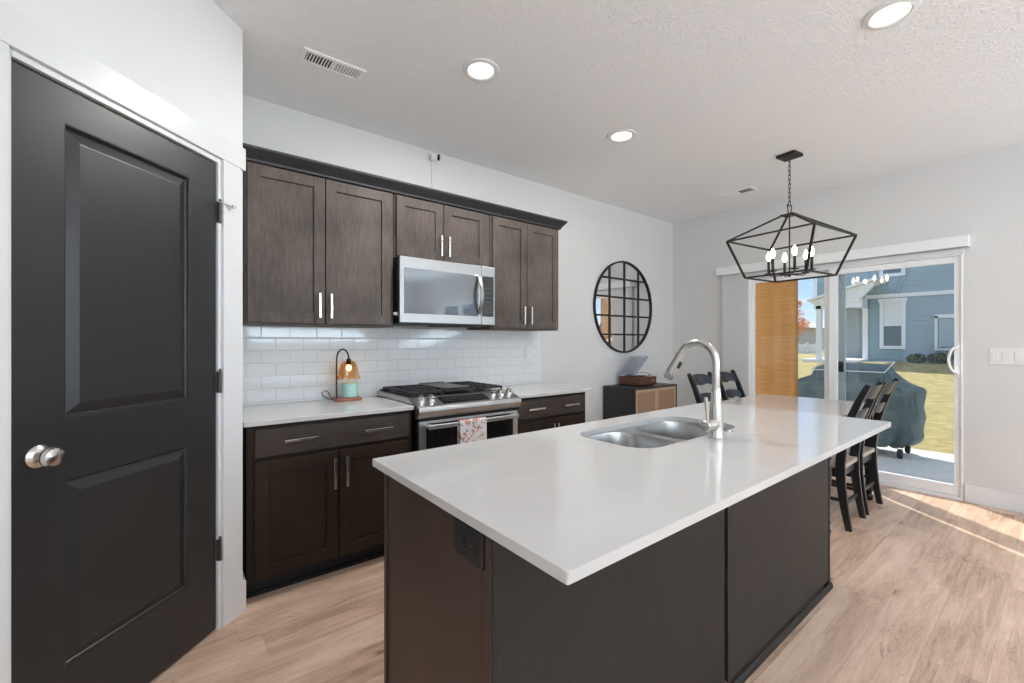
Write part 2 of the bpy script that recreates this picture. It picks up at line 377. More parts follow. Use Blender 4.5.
# outdoors
add_noise(mat('concrete', (.55, .56, .57), .85), 7, [(.3, (.64, .64, .63)), (.7, (.74, .74, .72))], detail=8, bump=.1)
add_noise(mat('lawn', (.3, .35, .08), .95), 4.5, [(.3, (.20, .19, .055)), (.5, (.40, .325, .13)), (.7, (.52, .42, .22))], detail=10, bump=.8, bdist=.03, rough=.75)
m = mat('siding_teal', (.30, .40, .45), .6); nt = m.node_tree; t = N(nt, 'ShaderNodeTexCoord'); s = N(nt, 'ShaderNodeSeparateXYZ'); nt.links.new(t.outputs['Object'], s.inputs[0])
a = N(nt, 'ShaderNodeMath', operation='DIVIDE'); a.inputs[1].default_value = .17; nt.links.new(s.outputs['Z'], a.inputs[0]); f = N(nt, 'ShaderNodeMath', operation='FRACT'); nt.links.new(a.outputs[0], f.inputs[0])
b = N(nt, 'ShaderNodeBump', Strength=1.0, Distance=.03); b.invert = True; nt.links.new(f.outputs[0], b.inputs['Height']); nt.links.new(b.outputs[0], P_(m).inputs['Normal'])
mat('house_trim', (.80, .82, .84), .5); mat('meter_grey', (.36, .46, .50), .5)
mat('house_grey', (.36, .40, .42), .6)
mat('house_glass', (.10, .15, .18), .06, spec=.8)
mat('roof_grey', (.16, .16, .17), .8)
add_noise(mat('grill_cloth', (.05, .085, .095), .65), 5, [(.3, (.075, .115, .125)), (.7, (.115, .165, .175))], detail=5)
mat('piping_sunlit', (.75, .77, .78), .5)
mat('foliage_orange', (.85, .42, .20), .8); mat('foliage_green', (.05, .09, .045), .8); mat('bark', (.12, .09, .07), .9)
mat('mountain', (.07, .09, .13), .95); mat('stucco_beige', (.62, .56, .50), .8); mat('blocker_wood', (.45, .42, .38), .8)
mat('blind_vane', (.84, .85, .85), .45)

# ------------------------------------------------------------------ room shell
XL, YB = -2.5, -5.0
CX, CY = .280, 2.491                         # outer corner of the angled pantry wall
e2 = Vector((.70711, .70711, 0)); n2_ = Vector((.70711, -.70711, 0))
def pw(s, off, z): v = Vector((CX, CY, 0)) + e2 * s + n2_ * off; return Vector((v.x, v.y, z))
PM = Matrix(((e2.x, n2_.x, 0, CX), (e2.y, n2_.y, 0, CY), (0, 0, 1, 0), (0, 0, 0, 1)))   # (s, off, z) -> world

struct('floor', MB().box(XL - .1, XR + .02, YB - .1, W + .1, -.1, 0), 'oak_planks', label='light oak plank floor running through kitchen and dining area', cat='floor')
struct('ceiling', MB().box(XL - .1, XR + .14, YB - .1, W + .1, H, H + .12), 'ceiling_paint', label='white knockdown textured ceiling', cat='ceiling')
struct('wall_back', MB().box(-1.2, XR + .14, W, W + .12, -.1, H), 'wall_paint', label='light grey painted wall behind the cabinets and the round mirror', cat='wall')
DY0, DY1, DZ = .516, 2.245, 2.065             # sliding door opening
b = MB().box(XR, XR + .14, DY1, W + .1, -.1, H).box(XR, XR + .14, DY0, DY1, DZ, H)
b.box(XR, XR + .14, -2.2, DY0, -.1, H).box(XR, XR + .14, -4.0, -2.2, -.1, .65).box(XR, XR + .14, -4.0, -2.2, 2.2, H).box(XR, XR + .14, YB - .1, -4.0, -.1, H)
struct('wall_right', b, 'wall_paint', label='light grey wall around the sliding patio door', cat='wall')
b = MB()
for x0, x1, z0, z1 in ((XL - .1, -1.4, -.1, H), (.6, 1.3, -.1, H), (3.9, XR + .14, -.1, H), (-1.4, .6, -.1, .7), (-1.4, .6, 2.3, H), (1.3, 3.9, -.1, .7), (1.3, 3.9, 2.3, H)):
    b.box(x0, x1, YB - .12, YB, z0, z1)
struct('wall_behind', b, 'wall_paint')
b = MB().box(XL - .12, XL, YB, -4.0, -.1, H).box(XL - .12, XL, -2.0, -1.0, -.1, H).box(XL - .12, XL, -4.0, -2.0, -.1, .7).box(XL - .12, XL, -4.0, -2.0, 2.3, H)
struct('wall_living_room', b, 'wall_paint')
# windows behind the camera: white frame, mullion and glass
def window(n, axis, c, a0, a1, z0, z1):
    w = MB(); t = .05
    def bx(p0, p1, q0, q1, d=.05):
        if axis == 'y': w.box(p0, p1, c - d, c + d, q0, q1)
        else: w.box(c - d, c + d, p0, p1, q0, q1)
    bx(a0, a0 + t, z0, z1); bx(a1 - t, a1, z0, z1); bx(a0 + t, a1 - t, z0, z0 + t); bx(a0 + t, a1 - t, z1 - t, z1); mid = (a0 + a1) / 2; bx(mid - t / 2, mid + t / 2, z0 + t, z1 - t, .04)
    f = struct(n, w, 'vinyl_white')
    g_ = MB()
    if axis == 'y': g_.box(a0 + t, a1 - t, c - .003, c + .003, z0 + t, z1 - t)
    else: g_.box(c - .003, c + .003, a0 + t, a1 - t, z0 + t, z1 - t)
    obj('pane', g_, 'window_glass', f)
window('window_1', 'x', XR + .07, -4.0, -2.2, .65, 2.2)
window('window_2', 'y', YB - .06, 1.3, 3.9, .7, 2.3)
window('window_3', 'y', YB - .06, -1.4, .6, .7, 2.3)
window('window_4', 'x', XL - .06, -4.0, -2.0, .7, 2.3)
# angled pantry wall with its door opening, then the wall beside the camera
b = MB().box(-.140, 0, -.1, 0, -.1, H, PM).box(-.915, -.140, -.1, 0, 2.14, H, PM).box(-1.25, -.915, -.1, 0, -.1, H, PM)
struct('wall_pantry', b, 'pantry_paint', label='angled white wall around the black pantry door', cat='wall')
struct('wall_pantry_return', MB().box(CX - .1, CX, CY + .03, W, 0, H), 'pantry_paint')
pe = pw(-1.25, 0, 0)
struct('wall_left', MB().box(pe.x - .1, pe.x, -1.0, pe.y + .05, -.1, H).box(XL - .1, pe.x - .1, -1.1, -1.0, -.1, H), 'pantry_paint')

# trim of the pantry door
b = MB().box(-.140, -.032, 0, .018, 0, 2.145, PM)
struct('trim_1', b, 'trim_white', .002, 'white flat casing on the right side of the pantry door', 'trim')
b = MB().box(-1.02, -.914, 0, .018, 0, 2.145, PM)
struct('trim_2', b, 'trim_white', .002, 'white flat casing on the left side of the pantry door', 'trim')
b = MB().box(-1.25, -.0005, 0, .0185, 2.146, 2.252, PM)
struct('trim_3', b, 'trim_white', .002, 'white header board above the pantry door', 'trim')
b = MB().box(-.158, -.1405, -.10, .006, 0, 2.14, PM).box(-.9145, -.902, -.10, .006, 0, 2.14, PM).box(-.902, -.158, -.10, .010, 2.122, 2.1395, PM)
b.box(-.168, -.158, -.10, -.055, 0, 2.12, PM)
struct('trim_4', b, 'trim_white', .0015, 'white jamb lining inside the pantry doorway', 'trim')
# baseboards
b = MB().prism([(CX - .0, CY + .02), (CX + .013, CY + .025), (CX + .013, W), (CX, W)], 'z', 0, .14)
b.box(-.031, .008, .0, .013, 0, .14, PM)
struct('baseboard_pantry', b, 'trim_white', .002, 'short white baseboard wrapping the corner beside the pantry door', 'baseboard')
struct('baseboard_right', MB().box(XR - .014, XR, -5, DY0 - .01, 0, .14), 'trim_white', .003, 'white baseboard on the wall right of the sliding door', 'baseboard')
struct('baseboard_right_far', MB().box(XR - .014, XR, DY1 + .05, W, 0, .14), 'trim_white', .003)
struct('baseboard_back', MB().box(2.78, XR - .014, W - .014, W, 0, .14), 'trim_white', .003)
struct('backsplash', MB().box(.302, 2.812, W - .008, W, .915, 1.41), 'subway_tile', label='white glossy subway tile backsplash between counter and upper cabinets', cat='backsplash')

# ------------------------------------------------------------------ pantry door
def pantry_door():
    t = thing('pantry_door', 'black two-panel pantry door with a round satin nickel knob', 'door', pw(-.53, -.03, 0))
    s0, s1, z0, z1, F = -.900, -.161, .012, 2.119, -.004
    b = MB(); ps = [(-.764, -.297, 1.066, 2.004), (-.764, -.297, .276, .876)]
    b.box(s0, s1, F - .036, F - .016, z0, z1, PM)                                   # core
    b.box(s0, ps[0][0], F - .016, F, z0, z1, PM).box(ps[0][1], s1, F - .016, F, z0, z1, PM)
    for a, c in ((z0, ps[1][2]), (ps[1][3], ps[0][2]), (ps[0][3], z1)): b.box(ps[0][0], ps[0][1], F - .016, F, a, c, PM)
    for q0, q1, a, c in ps:                                                         # moulded raised panels
        rings = []
        for ins, d in ((0, 0), (.005, -.001), (.009, -.010), (.013, -.0145), (.046, -.003), (.049, -.0025)):
            rings.append([PM @ Vector((x, F + d, z)) for x, z in ((q0 + ins, a + ins), (q1 - ins, a + ins), (q1 - ins, c - ins), (q0 + ins, c - ins))])
        b.loft(rings, False, True)
    obj('door_slab', b, 'door_black', t)
    k = MB(); c = PM @ Vector((-.832, F, .967)); RM = Matrix.Rotation(R(-45), 4, 'Z')
    k.lathe([(.034, 0), (.034, -.004), (.028, -.010), (.013, -.014), (.012, -.026), (.019, -.032), (.0285, -.040), (.0305, -.050), (.025, -.060), (.014, -.065), (.002, -.066)][::1], c, 32, 'y', Matrix.Rotation(R(45), 4, 'Z'))
    obj('door_knob', k, 'nickel', t, smooth='auto', label='round satin nickel door knob')
    for z in (1.90, 1.128, .365):
        h = MB().lathe([(.0065, z - .05), (.0065, z + .05)], pw(-.151, .008, 0), 10).lathe([(.004, z + .05), (.007, z + .054), (.004, z + .060)], pw(-.151, .008, 0), 10)
        h.box(-.160, -.142, -.003, .0075, z - .048, z + .048, PM)
        hg = obj('hinge', h, 'hinge_bronze', t, smooth='auto')
        if z == 1.90:
            p = MB().tube([pw(-.151, .010, z + .045), pw(-.10, .035, z + .04)], .004).lathe([(.008, 0), (.008, .012)], pw(-.10, .035, z + .034), 10)
            p.tube([pw(-.151, .010, z + .045), pw(-.19, .03, z + .04)], .004)
            obj('hinge_pin_stop', p, 'nickel', hg)
    return t
pantry_door()

# ------------------------------------------------------------------ cabinet parts
def shaker(x0, x1, z0, z1, y, th=.020, rail=.062, rec=.010):
    """frame-and-panel door lying in an xz plane, front at y, extending to +y"""
    b = MB(); b.box(x0 + rail, x1 - rail, y + rec, y + th, z0 + rail, z1 - rail)
    b.box(x0, x0 + rail, y, y + th, z0, z1).box(x1 - rail, x1, y, y + th, z0, z1)
    b.box(x0 + rail, x1 - rail, y, y + th, z0, z0 + rail).box(x0 + rail, x1 - rail, y, y + th, z1 - rail, z1); return b
def pull(x, z, y, L, vertical):
    """bar pull on the face at y"""
    b = MB(); h = L / 2
    if vertical:
        b.prism([(y - .034, z - h), (y - .037, z), (y - .034, z + h), (y - .025, z + h), (y - .026, z), (y - .025, z - h)], 'x', x - .0072, x + .0072)
        for s in (-1, 1): b.box(x - .005, x + .005, y - .030, y, z + s * (h - .022) - .005, z + s * (h - .022) + .005)
    else:
        b.prism([(x - h, y - .034), (x, y - .036), (x + h, y - .034), (x + h, y - .026), (x, y - .027), (x - h, y - .026)], 'z', z - .0072, z + .0072)
        for s in (-1, 1): b.box(x + s * (h - .022) - .005, x + s * (h - .022) + .005, y - .030, y, z - .005, z + .005)
    return b
UY = W - .335                                   # upper carcass front
def upper(label, x0, x1, z0, z1, doors, hs, hz):
    t = thing('upper_cabinet', label, 'cabinet', ((x0 + x1) / 2, UY, z0), group='dark shaker wall cabinets')
    b = MB().box(x0, x1, UY, W - .001, z0, z1)
    obj('carcass', b, 'cab_wood', t, .001, seg=1)
    for (a, c), hx in zip(doors, hs):
        d = obj('cabinet_door', shaker(a, c, z0 + .012, z1 - .012, UY - .0205), 'cab_wood', t, .0012, seg=1)
        obj('handle', pull(hx, hz, UY - .0205, .150, True), 'nickel', d, .0015)
    return t
upper('tall dark shaker upper cabinet left of the microwave, nearest the pantry', .322, 1.184, 1.409, 2.312, [(.335, .741), (.747, 1.160)], (.706, .772), 1.527)
upper('short dark shaker upper cabinet directly above the microwave', 1.188, 1.978, 1.882, 2.312, [(1.200, 1.556), (1.564, 1.932)], (1.528, 1.592), 1.996)
upper('tall dark shaker upper cabinet right of the microwave, beside the bare wall', 1.982, 2.726, 1.409, 2.312, [(1.998, 2.345), (2.351, 2.713)], (2.302, 2.378), 1.527)
def crown():
    prof = [(UY + .02, 2.3125), (UY - .020, 2.3125), (UY - .022, 2.325), (UY - .060, 2.372), (UY - .062, 2.384), (UY + .02, 2.384)]
    b = MB(); x0 = .302; ex = lambda p: 2.726 + max(0, UY - p[0])
    b.loft([[(x0, p[0], p[1]) for p in prof], [(ex(p), p[0], p[1]) for p in prof], [(ex(p), W - .001, p[1]) for p in prof]])
    tag(obj('crown_molding', b, 'crown_dark'), 'near-black crown molding running along the top of the upper cabinets', 'molding')
crown()

BY = W - .62                                    # base carcass front (2.516)
def base(label, x0, x1, dx0, dx1, split, pulls, dh, side=0):
    t = thing('base_cabinet', label, 'cabinet', ((x0 + x1) / 2, BY, 0), group='dark shaker base cabinets')
    b = MB().box(x0, x1, BY, W - .01, .105, .8885)
    obj('carcass', b, 'cab_wood_shaded', t, .001, seg=1)
    obj('toe_kick', MB().box(x0 + .0, x1, BY + .075, BY + .12, 0, .105).box(x0, x1, BY + .06, BY + .075, 0, .02), 'gap_black', t)
    y = BY - .0205
    dr = obj('drawer', MB().box(dx0, dx1, y, BY, .728, .868), 'cab_wood_shaded_h', t, .0015)
    for px in pulls: obj('handle', pull(px, .800, y, .165, False), 'nickel', dr, .0015)
    for a, c, hx in ((dx0, split - .003, dh[0]), (split + .003, dx1, dh[1])):
        d = obj('cabinet_door', shaker(a, c, .118, .706, y), 'cab_wood_shaded', t, .0012, seg=1)
        obj('handle', pull(hx, .588, y, .165, True), 'nickel', d, .0015)
    return t
base('dark shaker base cabinet with wide drawer, between the pantry wall and the range', .300, 1.186, .334, 1.160, .739, (.545, .960), (.712, .778))
base('dark shaker base cabinet with wide drawer, right of the range beside the console', 1.994, 2.772, 2.022, 2.745, 2.395, (2.185, 2.565), (2.362, 2.408))
b = MB().box(.284, 1.189, W - .648, W - .0085, .889, .915)
tag(obj('countertop', b, 'quartz', None, .003), 'white quartz countertop left of the range, under the candle lamp', 'countertop', 'counter slabs along the wall')
b = MB().box(1.992, 2.838, W - .648, W - .0085, .889, .915)
tag(obj('countertop', b, 'quartz', None, .003), 'white quartz countertop right of the range, with the bare overhanging end', 'countertop', 'counter slabs along the wall')

# ------------------------------------------------------------------ range
def gas_range():
    t = thing('gas_range', 'stainless steel slide-in gas range with black grates', 'stove', (1.59, 2.8, 0))
    x0, x1 = 1.1925, 1.9885
    obj('body', MB().box(x0 + .006, x1 - .006, 2.47, W - .03, .09, .905), 'enamel_black', t, .002)
    # cooktop rim and deck
    b = MB().box(x0, x1, 2.57, W - .022, .9165, .948)
    obj('cooktop', b, 'steel', t, .003)
    obj('burner_pan', MB().box(x0 + .03, x1 - .03, 2.60, W - .05, .948, .951), 'enamel_black', t, .001)
    obj('vent_trim', MB().box(x0 + .02, x1 - .02, W - .05, W - .024, .948, .962), 'iron_black', t, .002)
    # sloped control deck and apron
    prof = [(2.575, .9165), (2.575, .950), (2.440, .912), (2.428, .906), (2.421, .895), (2.420, .880), (2.428, .855), (2.444, .838), (2.475, .835), (2.475, .9165)]
    cp = obj('control_panel', MB().prism(prof, 'x', x0 - .004, x1 + .004), 'steel', t, .003)
    sl_ = (.950 - .912) / (2.575 - 2.440)
    def dk(y): return .912 + (y - 2.440) * sl_
    q = [(1.375, 2.452), (1.735, 2.452), (1.735, 2.548), (1.375, 2.548)]
    d = MB().loft([[(x, y, dk(y) + .0005) for x, y in q], [(x, y, dk(y) + .003) for x, y in q]])
    dp = obj('display', d, 'glass_black', cp)
    for yy in (2.475, 2.502, 2.529):
        obj('key_row', MB().quad(*[(xx, yy + c, dk(yy + c) + .0036) for xx, c in ((1.395, 0), (1.715, 0), (1.715, .004), (1.395, .004))]), 'legend_dim', dp)
    for kx in (1.245, 1.318, 1.800, 1.873, 1.942):
        k = MB().lathe([(.026, .002), (.026, .006), (.021, .009), (.021, .034), (.018, .038), (.004, .039)], (kx, 2.508, dk(2.508) - .002), 24, 'z', Matrix.Rotation(R(15.7), 4, 'X'))
        k.box(kx - .004, kx + .004, 2.489, 2.527, dk(2.508) + .034, dk(2.508) + .041)
        obj('knob', k, 'chrome', t, .001, 'auto')
    # grates: three cast iron sections
    for gx0, gx1 in ((x0 + .03, 1.452), (1.456, 1.725), (1.729, x1 - .03)):
        g_ = MB(); z0, z1 = .968, .982; ya, yb = 2.605, W - .055
        for y in (ya, yb - .012): g_.box(gx0, gx1, y, y + .012, z0, z1)
        for x in (gx0, gx1 - .012): g_.box(x, x + .012, ya, yb, z0, z1)
        mid = (gx0 + gx1) / 2; g_.box(mid - .005, mid + .005, ya, yb, z0, z1 + .002)
        for k in range(1, 6):
            y = ya + (yb - ya) * k / 6; g_.box(gx0, gx1, y - .005, y + .005, z0, z1 + .002)
        for x in (gx0, gx1 - .012):
            for y in (ya, (ya + yb) / 2, yb - .012): g_.box(x, x + .012, y, y + .012, .951, z0)
        obj('grate', g_, 'iron_black', t, .002)
    if True:                                                            # centre griddle plate
        obj('griddle', MB().box(1.49, 1.69, 2.66, 3.02, .9845, .990).box(1.485, 1.695, 2.655, 2.66, .9845, .998).box(1.485, 1.695, 3.02, 3.025, .9845, .998), 'griddle_grey', t, .002, label='flat dull grey griddle plate in the centre')
    for bx_, by_ in ((1.33, 2.75), (1.33, 2.98), (1.85, 2.75), (1.85, 2.98)):
        obj('burner', MB().lathe([(.045, .951), (.045, .957), (.033, .958), (.033, .964), (.01, .965)], (bx_, by_, 0), 20), 'iron_black', t, smooth='auto')
    # oven door
    y = 2.446
    b = MB().box(x0 + .010, x1 - .010, y, 2.47, .235, .815)
    dr = obj('oven_door', b, 'steel', t, .003)
    obj('oven_window', MB().box(x0 + .055, x1 - .055, y - .003, y, .30, .800), 'oven_glass', dr, .001)
    h = MB().box(x0 + .045, x1 - .045, y - .058, y - .040, .772, .800)
    for x in (x0 + .05, x1 - .085): h.box(x, x + .035, y - .045, y - .003, .776, .797)
    obj('oven_handle', h, 'steel', dr, .005)
    obj('vent_gap', MB().box(x0 + .012, x1 - .012, 2.452, 2.47, .816, .834), 'gap_black', t)
    d2 = obj('warming_drawer', MB().box(x0 + .010, x1 - .010, y, 2.47, .095, .228), 'steel', t, .003)
    obj('toe_kick', MB().box(x0 + .02, x1 - .02, 2.53, 2.56, 0, .09), 'gap_black', t)
    return t
gas_range()
# towel draped over the oven handle
def towel():
    x0, x1 = 1.452, 1.658; n = 26; prof = []
    yh = 2.446 - .058
    for z in (.50, .56, .62, .68, .74, .79): prof.append((yh - .006, z))
    prof += [(yh - .004, .803), (yh + .009, .807), (yh + .021, .803), (yh + .0235, .78), (yh + .0235, .70), (yh + .0235, .58)]
    b = MB(); rows = []
    for k, (y, z) in enumerate(prof):
        row = []
        for i in range(n + 1):
            f = i / n; drop = max(0, .8 - z) if k < 6 else 0
            w = -.012 * drop * (1 + math.sin(f * 13 + .5)) * 1.2 - .004 * drop * math.sin(f * 31)
            row.append((x0 + (x1 - x0) * (f - .06 * drop * (f - .5)) , y + w, z + (.01 * math.sin(f * 3) if k == 0 else 0)))
        rows.append(row)
    b.loft(rows, False, False, False)
    o = obj('dish_towel', b, 'floral_cloth', None, smooth=True); md = o.modifiers.new('thick', 'SOLIDIFY'); md.thickness = .0025; md.offset = 0
    tag(o, 'white floral dish towel hanging over the oven handle', 'towel')
towel()

# ------------------------------------------------------------------ microwave
def microwave():
    t = thing('microwave', 'stainless steel over-the-range microwave with curved handle', 'microwave', (1.58, 2.9, 1.44))
    x0, x1, z0, z1, y = 1.1895, 1.962, 1.438, 1.879, 2.728
    obj('body', MB().box(x0 + .003, x1 - .003, y + .004, W - .010, z0 - .008, z1), 'plastic_black', t, .002)
    s = 1.840
    d = obj('microwave_door', MB().box(x0, s - .002, y - .022, y + .003, z0, z1), 'steel_satin', t, .003)
    obj('glass_window', MB().box(x0 + .030, s - .030, y - .0245, y - .0215, z0 + .062, z1 - .075), 'micro_glass', d, .001)
    c = obj('control_panel', MB().box(s, x1, y - .022, y + .003, z0, z1), 'steel_satin', t, .003)
    k = obj('keypad', MB().box(s + .004, x1 - .014, y - .0245, y - .0215, z0 + .062, z1 - .075), 'glass_black', c, .001)
    for j in range(6): obj('key_row', MB().box(s + .024, s + .090, y - .0250, y - .0244, z0 + .095 + j * .036, z0 + .098 + j * .036), 'legend_dim', k)
    pts = []
    for i in range(15):
        f = i / 14; z = z0 + .075 + f * .285; pts.append((s - .030, y - .030 - .045 * math.sin(math.pi * f), z))
    b = MB(); prof = []
    rings = [[(p[0] - .013, p[1] - .005, p[2]), (p[0] + .013, p[1] - .005, p[2]), (p[0] + .013, p[1] + .006, p[2]), (p[0] - .013, p[1] + .006, p[2])] for p in pts]
    obj('handle', b.loft(rings), 'steel_satin', d, .003)
    g_ = MB()
    for i in range(9): g_.box(1.535 + i * .0095, 1.5415 + i * .0095, y - .0226, y - .0219, z1 - .040, z1 - .031 - (.003 if i % 3 else 0))
    obj('maker_mark', g_, 'grey_print', d)
    obj('vent_grille', MB().box(x0 + .02, x1 - .02, y - .012, y + .2, z0 - .012, z0 - .0085).box(1.46, 1.80, y + .02, y + .12, z0 - .020, z0 - .012), 'iron_black', t)
    obj('side_knob', MB().lathe([(.013, 0), (.013, -.010), (.008, -.013), (.008, -.022)], (x0 + .003, y + .035, 1.498), 16, 'x'), 'plastic_white', t, smooth='auto', label='small white round knob on the left side')
microwave()

# ------------------------------------------------------------------ things on the counter and backsplash
def wall_plate(name, label, cat, x, z, y, w, h, matn, group=None):
    t = thing(name, label, cat, (x, y, z - h / 2), group=group)
    obj('cover_plate', MB().box(x - w / 2, x + w / 2, y - .006, y, z - h / 2, z + h / 2), matn, t, .002)
    return t
t = wall_plate('outlet', 'white outlet on the tile backsplash near its right end', 'outlet', 2.655, 1.205, W - .0085, .075, .12, 'plastic_white')
for dz in (-.024, .024): obj('socket', MB().box(2.639, 2.671, W - .0165, W - .0145, 1.205 + dz - .014, 1.205 + dz + .014), 'plastic_white', t, .003)

def candle_lamp():
    cx, cy, z = .946, 3.000, .9155
    t = thing('candle_warmer_lamp', 'candle warmer lamp with amber glass shade and dark arched arm on a wooden base', 'lamp', (cx, cy, z))
    obj('base', MB().box(cx - .086, cx + .080, cy - .055, cy + .055, z, z + .022), 'cherry', t, .004)
    pts = [(cx - .070, cy + .01, z + .02), (cx - .070, cy + .01, z + .262)]
    for k in range(1, 11):
        a = math.pi * (1 - k / 10); pts.append((cx - .030 + .040 * math.cos(a), cy + .01, z + .278 + .066 * math.sin(a)))
    pts.append((cx + .010, cy + .01, z + .272))
    obj('arm', MB().tube(pts, .0055, 10), 'plastic_black', t, smooth='auto')
    obj('socket', MB().lathe([(.012, 0), (.016, -.008), (.016, -.035), (.011, -.042)], (cx + .010, cy + .01, z + .280), 16), 'metal_black', t, smooth='auto')
    b = MB(); rings = []
    for i, (r_, h_) in enumerate([(.018, .268), (.036, .262), (.051, .240), (.059, .208), (.064, .176), (.072, .150), (.076, .144)]):
        ring = []
        for k in range(48):
            a = 2 * math.pi * k / 48; q = r_ * (1 + (.05 + .05 * (i > 4)) * math.cos(8 * a) * (i > 0)); ring.append((cx + .010 + q * math.cos(a), cy + .01 + q * math.sin(a), z + h_ + (.004 * math.cos(8 * a) if i > 4 else 0)))
        rings.append(ring)
    o = obj('lamp_shade', b.loft(rings, False, False), 'amber_glass', t, smooth=True)
    md = o.modifiers.new('thick', 'SOLIDIFY'); md.thickness = .002
    obj('bulb', MB().ball((cx + .010, cy + .01, z + .218), .018, 2, (1, 1, 1.3)), 'lamp_glow', t, smooth=True)
    pts = [(cx - .080, cy + .035, z + .010), (cx - .110, cy + .05, z + .012), (cx - .140, cy + .07, z + .030), (cx - .145, cy + .085, z + .050), (cx - .125, cy + .092, z + .064), (cx - .105, cy + .088, z + .058), (cx - .100, cy + .075, z + .040), (cx - .085, cy + .06, z + .006), (cx - .06, cy + .10, z + .004)]
    obj('power_cord', MB().tube(pts, .0028, 8), 'plastic_black', t, smooth=True)
    c = thing('jar_candle', 'pale turquoise jar candle on the wooden base of the warmer lamp', 'candle', (cx + .010, cy, z + .022))
    obj('jar', MB().lathe([(.050, .0), (.054, .004), (.054, .090), (.050, .092), (.048, .086), (.002, .086)], (cx + .010, cy - .002, z + .0225), 32), 'candle_wax', c, smooth='auto')
    obj('wax', MB().lathe([(.0475, .0865), (.0475, .0915), (.002, .0915)], (cx + .010, cy - .002, z + .0225), 32), 'wax_cream', c, smooth='auto')
candle_lamp()

# ------------------------------------------------------------------ island
IX0, IX1, IY0, IY1 = .538, 2.800, .529, 1.450
BX0, BX1, BYN, BYF = .556, 2.772, .782, 1.385
def island():
    t = thing('kitchen_island', 'dark wood kitchen island base under the large white quartz top', 'island', (1.67, 1.08, 0))
    tz = .891
    obj('carcass', MB().box(BX0 + .02, BX1 - .02, BYN + .02, 1.300, .10, .66).box(BX0 + .02, BX1 - .02, BYN + .02, BYN + .06, .66, tz).box(BX0 + .02, 1.28, BYN + .06, 1.30, .66, tz).box(2.16, BX1 - .02, BYN + .06, 1.30, .66, tz), 'gap_black', t)
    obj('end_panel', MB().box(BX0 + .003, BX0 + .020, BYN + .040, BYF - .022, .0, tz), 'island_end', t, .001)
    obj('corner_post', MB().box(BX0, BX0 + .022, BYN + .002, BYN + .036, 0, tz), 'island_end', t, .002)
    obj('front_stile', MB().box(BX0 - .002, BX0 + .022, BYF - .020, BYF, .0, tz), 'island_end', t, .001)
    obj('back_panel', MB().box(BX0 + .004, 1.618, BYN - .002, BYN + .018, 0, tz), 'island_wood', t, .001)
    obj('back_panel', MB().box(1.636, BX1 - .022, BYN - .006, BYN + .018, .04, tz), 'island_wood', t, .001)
    obj('panel_seam', MB().box(1.619, 1.635, BYN + .006, BYN + .018, 0, tz), 'gap_black', t)
    obj('corner_post', MB().box(BX1 - .020, BX1, BYN - .008, BYN + .026, 0, tz), 'gap_black', t, .002)
    obj('end_panel', MB().box(BX1 - .018, BX1 - .002, BYN + .028, BYF, 0, tz), 'island_end', t, .001)
    obj('toe_molding', MB().prism([(BYN - .007, 0), (BYN - .007, .030), (BYN - .013, .029), (BYN - .020, .018), (BYN - .021, 0)], 'x', 1.636, BX1 + .004), 'island_wood', t, .001)
    x = BX0 + .03
    for w in (.53, .42, .42, .53):
        d = obj('cabinet_door', shaker_back(x, x + w - .006, .118, .868, 1.3575), 'cab_wood_shaded', t, .0012, seg=1)
        x += w + .0
    obj('front_filler', MB().box(BX0 + .022, BX1 - .02, 1.342, 1.356, .105, tz), 'cab_wood_shaded', t)
    return t
def shaker_back(x0, x1, z0, z1, y, th=.020, rail=.062, rec=.010):
    b = MB(); b.box(x0 + rail, x1 - rail, y, y + th - rec, z0 + rail, z1 - rail)
    b.box(x0, x0 + rail, y, y + th, z0, z1).box(x1 - rail, x1, y, y + th, z0, z1)
    b.box(x0 + rail, x1 - rail, y, y + th, z0, z0 + rail).box(x0 + rail, x1 - rail, y, y + th, z1 - rail, z1); return b
island()
SINK = (1.352, 2.128, .938, 1.318)               # cut-out in the top
def island_top():
    b = bmesh.new(); z0, z1 = .8915, .915
    outer = rrect(IX0, IX1, IY0, IY1, .004, 2); hole = rrect(*SINK, .11, 8)
    for z in (z0, z1):
        es = []
        for loop in (outer, hole):
            vs = [b.verts.new((x, y, z)) for x, y in loop]
            es += [b.edges.new((vs[i], vs[(i + 1) % len(vs)])) for i in range(len(vs))]
        bmesh.ops.triangle_fill(b, use_beauty=True, use_dissolve=False, edges=es)
    b.verts.ensure_lookup_table(); n = len(outer) + len(hole)
    for off, loop in ((0, outer), (len(outer), hole)):
        k = len(loop)
        for i in range(k):
            a, c = off + i, off + (i + 1) % k
            b.faces.new((b.verts[a], b.verts[c], b.verts[c + n], b.verts[a + n]))
    m_ = MB(); m_.b.free(); m_.b = b
    o = obj('island_countertop', m_, 'quartz', None)
    tag(o, 'large white quartz island countertop with the sink cut into it', 'countertop')
island_top()
